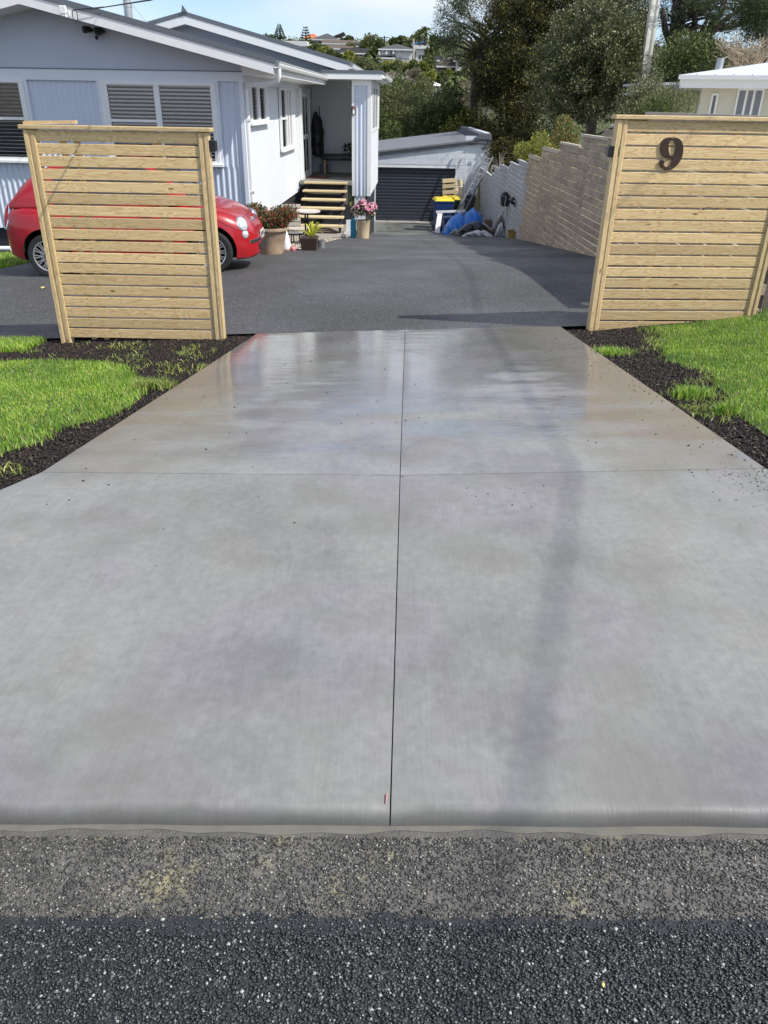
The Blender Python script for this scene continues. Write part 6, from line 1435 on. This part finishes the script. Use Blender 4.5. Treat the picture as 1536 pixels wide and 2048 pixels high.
# palms
def palm(label, px, pyb, pyt, Y, fl, nf=22, tr_r=.22, droop=1.0):
    b0 = gnd(px, pyb, Y); top = at(px, pyt, Y); t = thing('palm_tree', label, 'palm tree', b0); MB().tube([b0, top], [tr_r*1.2, tr_r], 8).build('trunk', m_bark, t, smooth='all'); mb = MB(); rs = random.Random(int(px))
    for k in range(nf):
        a = rs.uniform(0, 6.283); el_ = rs.uniform(-.5, 1.2); d = Vector((math.cos(a)*math.cos(el_), math.sin(a)*math.cos(el_), math.sin(el_))); sd = d.cross(Vector((0, 0, 1))).normalized(); pts = []
        for i in range(8): u = i/7; pts.append(top+d*fl*u+Vector((0, 0, -droop*fl*.55*u*u)))
        for i in range(7):
            w = fl*.16*math.sin(math.pi*min(1, (i+1)/8))
            for s in (-1, 1): mb.add([pts[i], pts[i+1], pts[i+1]+sd*s*w+Vector((0, 0, -w*.5)), pts[i].lerp(pts[i+1], .3)+sd*s*w*.8+Vector((0, 0, -w*.45))], [(0, 1, 2, 3)])
    mb.build('fronds', LM['bush'], t)
palm('left of the twin palms standing tall beside the blue roof on the hill', 841, 112, 68, 170, 2.1); palm('right of the twin palms standing tall beside the blue roof on the hill', 851, 112, 63, 171, 2.2)
palm('spreading palm with drooping fronds left of the pine trunk', 914, 215, 168, 70, 1.9, 34, .3, 1.3); palm('bushy palm among the garden scrub left of the white two-storey house', 748, 150, 122, 120, 2.0, 26)
# Norfolk pines on the ridge
def norfolk(label, px, pyb, pyt, Y, tiers, w):
    b0 = gnd(px, pyb, Y); top = at(px, pyt, Y); t = thing('norfolk_pine', label, 'norfolk pine', b0); MB().tube([b0, top], [.3, .04], 6).build('trunk', m_barkd, t); mb = MB(); H_ = top.z-b0.z
    for k in range(tiers):
        z = top.z-H_*(.04+.8*k/tiers); r = w*(.25+.75*k/tiers)
        for j in range(7):
            a = j*6.283/7+k; d = Vector((math.cos(a), math.sin(a), .22)); p0_ = Vector((b0.x, Y, z)); sd = Vector((-d.y, d.x, 0))*.16*r
            mb.add([p0_, p0_+d*r*.6+sd, p0_+d*r+Vector((0, 0, .12*r)), p0_+d*r*.6-sd], [(0, 1, 2, 3)]); mb.tube([p0_, p0_+d*r], .07, 4, cap=False)
            mb.add([p0_+d*r*.4, p0_+d*r*.8+Vector((0, 0, .2)), p0_+d*r*1.02+Vector((0, 0, .3)), p0_+d*r*.8-Vector((0, 0, .12))], [(0, 1, 2, 3)])
    mb.build('branches', LM['pine'], t)
norfolk('slim Norfolk pine at the left end of the skyline', 560, 92, 49, 215, 9, 1.7); norfolk('Norfolk pine with distinct tiers in front of the orange roof', 612, 100, 54, 190, 8, 1.9)

# ================================================================== houses on the hill
m_hw = M('far_white_wall', (.62, .63, .62), .7, var=.06); m_hb = M('far_brown_wall', (.14, .11, .085), .8); m_hc = M('far_cream_wall', (.42, .38, .30), .8)
m_rg = M('far_grey_tile', (.10, .105, .11), 1.0, spec=.05, var=.15); m_rb = M('far_brown_tile', (.15, .12, .105), 1.0, spec=.05, var=.15); m_rd = M('far_dark_tile', (.045, .045, .048), 1.0, spec=.05); m_ro = M('far_orange_tile', (.55, .16, .06), .7); m_rblue = M('far_blue_roof', (.05, .22, .52), .5); m_rt = M('far_teal_roof', (.26, .40, .38), .5)
def far_house(label, px0, px1, pyb, pye, pyr, Y, dep, wall, roofm, kind='hip', wins=(), ov=.5):
    a = at(px0, pyb, Y); b = at(px1, pyb, Y); ze = at((px0+px1)/2, pye, Y).z; zr = at((px0+px1)/2, pyr, Y+(dep/2 if kind in ('hip', 'gable') else 0)).z; t = thing('hill_house', label, 'house', ((a.x+b.x)/2, Y+dep/2, a.z))
    zb = min(a.z, b.z, Tz(a.x, Y)-.5); MB().box(a.x, b.x, Y, Y+dep, zb, ze).build('wall', wall, t); x0, x1, y0, y1 = a.x-ov, b.x+ov, Y-ov, Y+dep+ov; my = (y0+y1)/2; m = MB(); e = .25
    if kind == 'hip':
        h = min((x1-x0)/2-.2, (y1-y0)/2); m.add([(x0, y0, ze), (x1, y0, ze), (x1, y1, ze), (x0, y1, ze), (x0+h, my, zr), (x1-h, my, zr)], [(0, 1, 5, 4), (1, 2, 5), (2, 3, 4, 5), (3, 0, 4), (3, 2, 1, 0)])
    elif kind == 'gable': m.add([(x0, y0, ze), (x1, y0, ze), (x1, y1, ze), (x0, y1, ze), (x0, my, zr), (x1, my, zr)], [(0, 1, 5, 4), (1, 2, 5), (2, 3, 4, 5), (3, 0, 4), (3, 2, 1, 0)])
    elif kind == 'front': mx_ = (x0+x1)/2; m.add([(x0, y0, ze), (x1, y0, ze), (x1, y1, ze), (x0, y1, ze), (mx_, y0, zr), (mx_, y1, zr)], [(0, 1, 4), (1, 2, 5, 4), (2, 3, 5), (3, 0, 4, 5), (3, 2, 1, 0)])
    elif kind == 'monoR': m.add([(x0, y0, ze), (x1, y0, zr), (x1, y1, zr), (x0, y1, ze), (x0, y0, ze+e), (x1, y0, zr+e), (x1, y1, zr+e), (x0, y1, ze+e)], [(0, 3, 2, 1), (4, 5, 6, 7), (0, 1, 5, 4), (1, 2, 6, 5), (2, 3, 7, 6), (3, 0, 4, 7)])
    else: m.box(x0, x1, y0, y1, ze, zr)
    m.build('roof', roofm, t); MB().box(x0, x1, y0-.03, y0+.05, ze-.22, ze-.01).build('fascia', m_hw, t)
    for (wx0, wx1, wy0, wy1) in wins:
        p, q = at(wx0, wy1, Y), at(wx1, wy0, Y); w_ = MB().box(p.x, q.x, Y-.03, Y-.01, p.z, q.z).build('window', m_glass, t); MB().box(p.x-.08, q.x+.08, Y-.06, Y-.01, p.z-.10, p.z).build('sill', m_hw, w_); MB().box((p.x+q.x)/2-.05, (p.x+q.x)/2+.05, Y-.06, Y-.03, p.z, q.z).build('mullion', m_hw, w_)
    return t
far_house('long white flat-roofed house low on the left skyline', 560, 610, 108, 90, 82, 185, 9, m_hw, m_hw, 'flat', [(574, 580, 91, 99), (582, 590, 91, 99), (594, 600, 92, 100)])
far_house('house with bright orange tiled roof on the ridge', 606, 640, 88, 78, 67, 225, 9, m_hc, m_ro, 'hip')
far_house('wide dark grey hip-roofed house highest on the ridge', 626, 676, 92, 79, 67, 215, 12, m_hb, m_rg, 'hip', [(628, 638, 81, 87), (640, 650, 81, 88)])
far_house('small white house with a sloping roof right of the ridge top', 668, 684, 86, 76, 66, 222, 8, m_hw, m_rg, 'monoR')
far_house('grey-brown low house stepping down below the ridge house', 648, 704, 97, 87, 80, 200, 9, m_hb, m_rb, 'gable', [(668, 674, 88, 92)])
far_house('brown tiled house left of the dark gabled house', 654, 700, 108, 97, 90, 175, 9, m_hc, m_rb, 'gable', [(672, 680, 99, 103)])
far_house('flat-topped grey house with white fascia behind the dark gabled house', 704, 728, 104, 92, 87, 195, 8, m_hb, m_rg, 'flat', [(712, 719, 94, 99)])
far_house('dark gabled house with a bold white barge board', 684, 738, 122, 106, 96, 160, 9, m_hb, m_rd, 'gable', [(706, 710, 108, 114), (724, 729, 108, 116)])
t = far_house('white two-storey house with dark hip roof and balcony columns', 762, 824, 128, 98, 88, 150, 12, m_hw, m_rg, 'hip', [(768, 775, 99, 104), (780, 791, 99, 110), (800, 806, 99, 104), (797, 803, 115, 121), (806, 811, 117, 121), (813, 818, 117, 121), (816, 821, 99, 103)])
for x_ in (759, 773, 787): MB().bar(at(x_, 124, 148), at(x_, 103, 148), .30, .30, (0, 1, 0)).build('column', m_hw, t)
p, q = at(757, 110, 148), at(792, 110, 148); MB().box(p.x, q.x, 147.9, 150, p.z-.3, p.z).build('balcony', m_rg, t)
t = far_house('low white wing below the two-storey house', 758, 784, 138, 115, 111, 146, 6, m_hw, m_rg, 'monoR', [(771, 776, 122, 128)])
tag(MB().box(at(790, 124, 146).x, at(850, 124, 146).x, 146, 146.3, at(790, 128, 146).z, at(790, 121, 146).z).build('garden_wall', m_hc), 'long pale terrace wall below the two-storey house', 'wall')
far_house('house with an arched pale front between pole and palms', 831, 852, 122, 95, 92, 155, 8, m_hw, m_hw, 'flat', [(848, 853, 95, 104), (837, 848, 110, 119)])
far_house('house with bright blue roof right behind the palms', 828, 850, 96, 90, 84, 175, 8, m_hc, m_rblue, 'monoR', [(832, 836, 91, 94)])
far_house('house with a mossy brown roof and white side wall near the pine', 878, 912, 150, 132, 118, 130, 8, m_hb, m_rb, 'front', [])
far_house('small white house right of the mossy brown roof', 868, 878, 138, 120, 113, 135, 6, m_hw, m_rg, 'flat', []); far_house('white end wall of a house half hidden by the pine limbs', 912, 924, 142, 120, 117, 128, 6, m_hw, m_rb, 'flat', [])
far_house('nearer grey-brown hip-roofed house with white walls behind the porch roof', 756, 812, 180, 153, 143, 92, 8, m_hw, m_rb, 'hip', [(769, 781, 172, 181), (786, 790, 161, 164)])
far_house('tiny teal-roofed house peeping beside the porch column', 742, 757, 214, 206, 196, 70, 4, m_hc, m_rt, 'flat', [])
far_house('small white gabled building among the pine limbs', 889, 900, 180, 166, 157, 110, 5, m_hw, m_hw, 'front', [])
p = at(867, 172, 95); t = thing('garden_umbrella', 'open white garden umbrella among the scrub below the hill houses', 'umbrella', p); MB().lathe([(.001, .42), (.7, .18), (1.0, 0)], p, 8).build('canopy', m_white, t); MB().tube([p+Vector((0, 0, -1.6)), p+Vector((0, 0, .4))], .04, 6).build('pole', m_white, t)
def far_pole(label, px, pyb, pyt, Y, mat, arm=True):
    b0 = gnd(px, pyb, Y); tp2 = at(px, pyt, Y); t = thing('utility_pole', label, 'utility pole', b0); MB().tube([b0, tp2], [.2, .14], 8).build('shaft', mat, t)
    if arm: MB().bar(tp2+Vector((-1.1, 0, -.3)), tp2+Vector((1.1, 0, -.3)), .16, .16).build('crossarm', mat, t)
far_pole('dark utility pole with crossarm standing on the skyline', 769, 96, 72, 210, m_barkd); far_pole('pale utility pole standing right of the white two-storey house', 827, 130, 77, 147, m_hc, False); far_pole('slender aerial mast on the ridge beside the flat grey house', 706, 92, 74, 205, m_barkd, False)
# individual trees on the hill
HT = [(540, 80, 14, 12, 190, 'bush'), (548, 92, 10, 10, 188, 'lime'), (575, 92, 12, 8, 200, 'bush'), (592, 104, 12, 8, 178, 'bush'), (575, 110, 14, 8, 165, 'bush'), (632, 104, 18, 10, 170, 'bush'), (645, 104, 12, 10, 165, 'lime'), (660, 112, 14, 12, 150, 'bush'), (620, 114, 14, 8, 150, 'bush'), (676, 120, 14, 10, 140, 'bush'), (697, 116, 10, 14, 135, 'lime'), (690, 82, 8, 6, 212, 'bush'), (700, 80, 8, 5, 212, 'bush'), (700, 96, 10, 8, 180, 'olive'), (738, 84, 16, 10, 195, 'olive'), (755, 88, 12, 8, 190, 'bush'), (728, 92, 8, 8, 185, 'bush'), (745, 108, 10, 12, 150, 'bush'), (720, 124, 14, 8, 140, 'olive'), (740, 135, 16, 14, 115, 'olive'), (715, 135, 14, 10, 120, 'bush'), (800, 82, 14, 8, 180, 'bush'), (815, 86, 12, 10, 178, 'olive'), (788, 84, 8, 6, 182, 'bush'), (835, 82, 12, 10, 180, 'olive'), (780, 132, 14, 8, 125, 'lime'), (795, 133, 12, 9, 122, 'olive'), (810, 132, 12, 9, 124, 'lime'), (826, 134, 10, 10, 122, 'bush'), (840, 134, 12, 10, 124, 'lime'), (855, 130, 12, 12, 126, 'bush'), (866, 104, 14, 16, 140, 'bush'), (870, 84, 10, 10, 150, 'bush'), (858, 120, 10, 10, 132, 'bush'), (762, 138, 12, 10, 118, 'bush'), (830, 155, 18, 14, 92, 'dry'), (850, 160, 14, 10, 90, 'olive'), (815, 168, 14, 10, 84, 'dry'), (845, 175, 16, 10, 84, 'olive'), (862, 152, 12, 10, 96, 'lime'), (878, 156, 12, 10, 98, 'bush'), (900, 150, 12, 12, 100, 'lime'), (892, 165, 12, 10, 90, 'bush'), (918, 155, 12, 14, 96, 'bush'), (795, 182, 14, 12, 72, 'bush'), (770, 192, 14, 8, 70, 'bush'), (750, 175, 12, 12, 74, 'bush'), (935, 120, 16, 14, 110, 'bush'), (1000, 100, 40, 30, 120, 'bush'), (960, 150, 26, 20, 100, 'bush'), (1100, 90, 60, 40, 120, 'bush'), (940, 180, 18, 14, 84, 'bush'), (1230, 90, 90, 40, 100, 'bush'), (975, 190, 26, 18, 80, 'bush')]
KN = {'bush': 'dark green', 'lime': 'yellow-green', 'olive': 'grey-green', 'dry': 'leafless brownish'}
WH = [(560, 'at the left end of the ridge'), (612, 'below the long white house'), (680, 'below the orange and grey roofs'), (730, 'around the dark gabled house'), (770, 'below the two-storey white house'), (830, 'beside the pale utility pole'), (880, 'among the roofs left of the tall pine'), (960, 'behind the tall pine trunk'), (2000, 'far behind the big trees')]
from collections import Counter
HT.sort(key=lambda h: h[0]); seen = Counter(); tot = Counter((KN[h[5]], h[3] < 10, next(s for x, s in WH if h[0] < x)) for h in HT)
ORD = ['leftmost', 'second', 'third', 'fourth', 'fifth', 'sixth', 'seventh', 'eighth', 'ninth']
for i, (cx_, cy_, rx_, ry_, Y_, lm_) in enumerate(HT):
    wh = next(s for x, s in WH if cx_ < x); sc = Y_/1700; nb = 12
    ky = (KN[lm_], ry_ < 10, wh); lab = f"{KN[lm_]} {'low' if ry_ < 10 else 'rounded'} tree {wh}"
    if tot[ky] > 1: lab += f", {ORD[seen[ky]]}"+('' if seen[ky] == 0 else ' from the left')
    seen[ky] += 1
    t = tree(lab, 'tree', [gnd(cx_, cy_+ry_, Y_), at(cx_, cy_, Y_)], .2, blobs_px(cx_, cy_+1, rx_, ry_, Y_, 1.5, nb, rx_*sc*.3, rx_*sc*.55, i), 1500, .0021*Y_, LM[lm_], nl=5, lr=.1, aspect=.7, shell=.3); t['group'] = 'trees scattered over the hillside'
# undergrowth of the hill
def scrub(name, n, x0, x1, y0, y1, s, mat, label):
    X = RNG.uniform(x0, x1, n); Y = RNG.uniform(y0, y1, n); cl = np.sin(X*.5+2*np.sin(Y*.23))*np.sin(Y*.31+X*.17); k = cl > -.55; X, Y, cl = X[k], Y[k], cl[k]; Z = T(X, Y)+RNG.random(len(X))*(1.1+cl)*.42
    P = np.stack([X, Y, Z], 1); n = len(X); ax = RNG.normal(size=(n, 3)); ax[:, 2] = abs(ax[:, 2]); ax /= np.linalg.norm(ax, axis=1)[:, None]; sd = np.cross(ax, RNG.normal(size=(n, 3))); sd /= np.linalg.norm(sd, axis=1)[:, None]; L_ = s*RNG.uniform(.5, 1.3, n)[:, None]
    V = np.stack([P, P+ax*L_*.5-sd*L_*.35, P+ax*L_, P+ax*L_*.5+sd*L_*.35], 1).reshape(-1, 3); tag(fast(name, V, np.arange(n*4).reshape(-1, 4), mat), label, kind='stuff')
scrub('hill_scrub', 66000, -95, 80, 62, 150, .26, LM['bush'], 'dark green undergrowth covering the lower hillside')
scrub('hill_scrub', 44000, -110, 95, 130, 236, .38, LM['olive'], 'olive undergrowth covering the upper hillside')
scrub('valley_scrub', 16000, -14, 22, 40, 64, .28, LM['bush'], 'dark undergrowth filling the hollow behind the garage')
scrub('bank_scrub', 16000, 3.8, 24, 33.5, 50, .2, LM['cedar'], 'dark undergrowth under the big trees above the wall')
# grass strip by the parking, seen left of the car
X, Y = fillpoly([(-9, 12.1), (-6.0, 12.3), (-5.6, 13.6), (-9, 14.6)], 16000, .05)
blades('lawn_grass', X, Y, RNG.uniform(.05, .11, len(X)), .010, m_grass, 'small patch of lawn between the parking asphalt and the house')
X, Y = fillpoly([(3.75, 12.6), (9, 12.4), (9, 13.7), (3.8, 13.7)], 16000, .05)
blades('lawn_grass', X, Y, RNG.uniform(.05, .12, len(X)), .010, m_grass, 'strip of grass at the foot of the grey paling fence')
poly_sheet('side_drive', [(3.75, 8.6), (14, 8.4), (14, 12.0), (3.75, 12.2)], m_asph, .012, .5)
poly_sheet('neighbour_yard', [(3.7, 13.8), (13, 13.6), (14, 34), (3.4, 33.5)], M('pale_yard_concrete', (.55, .52, .44), .8, var=.15, scale=2), .012, .6)
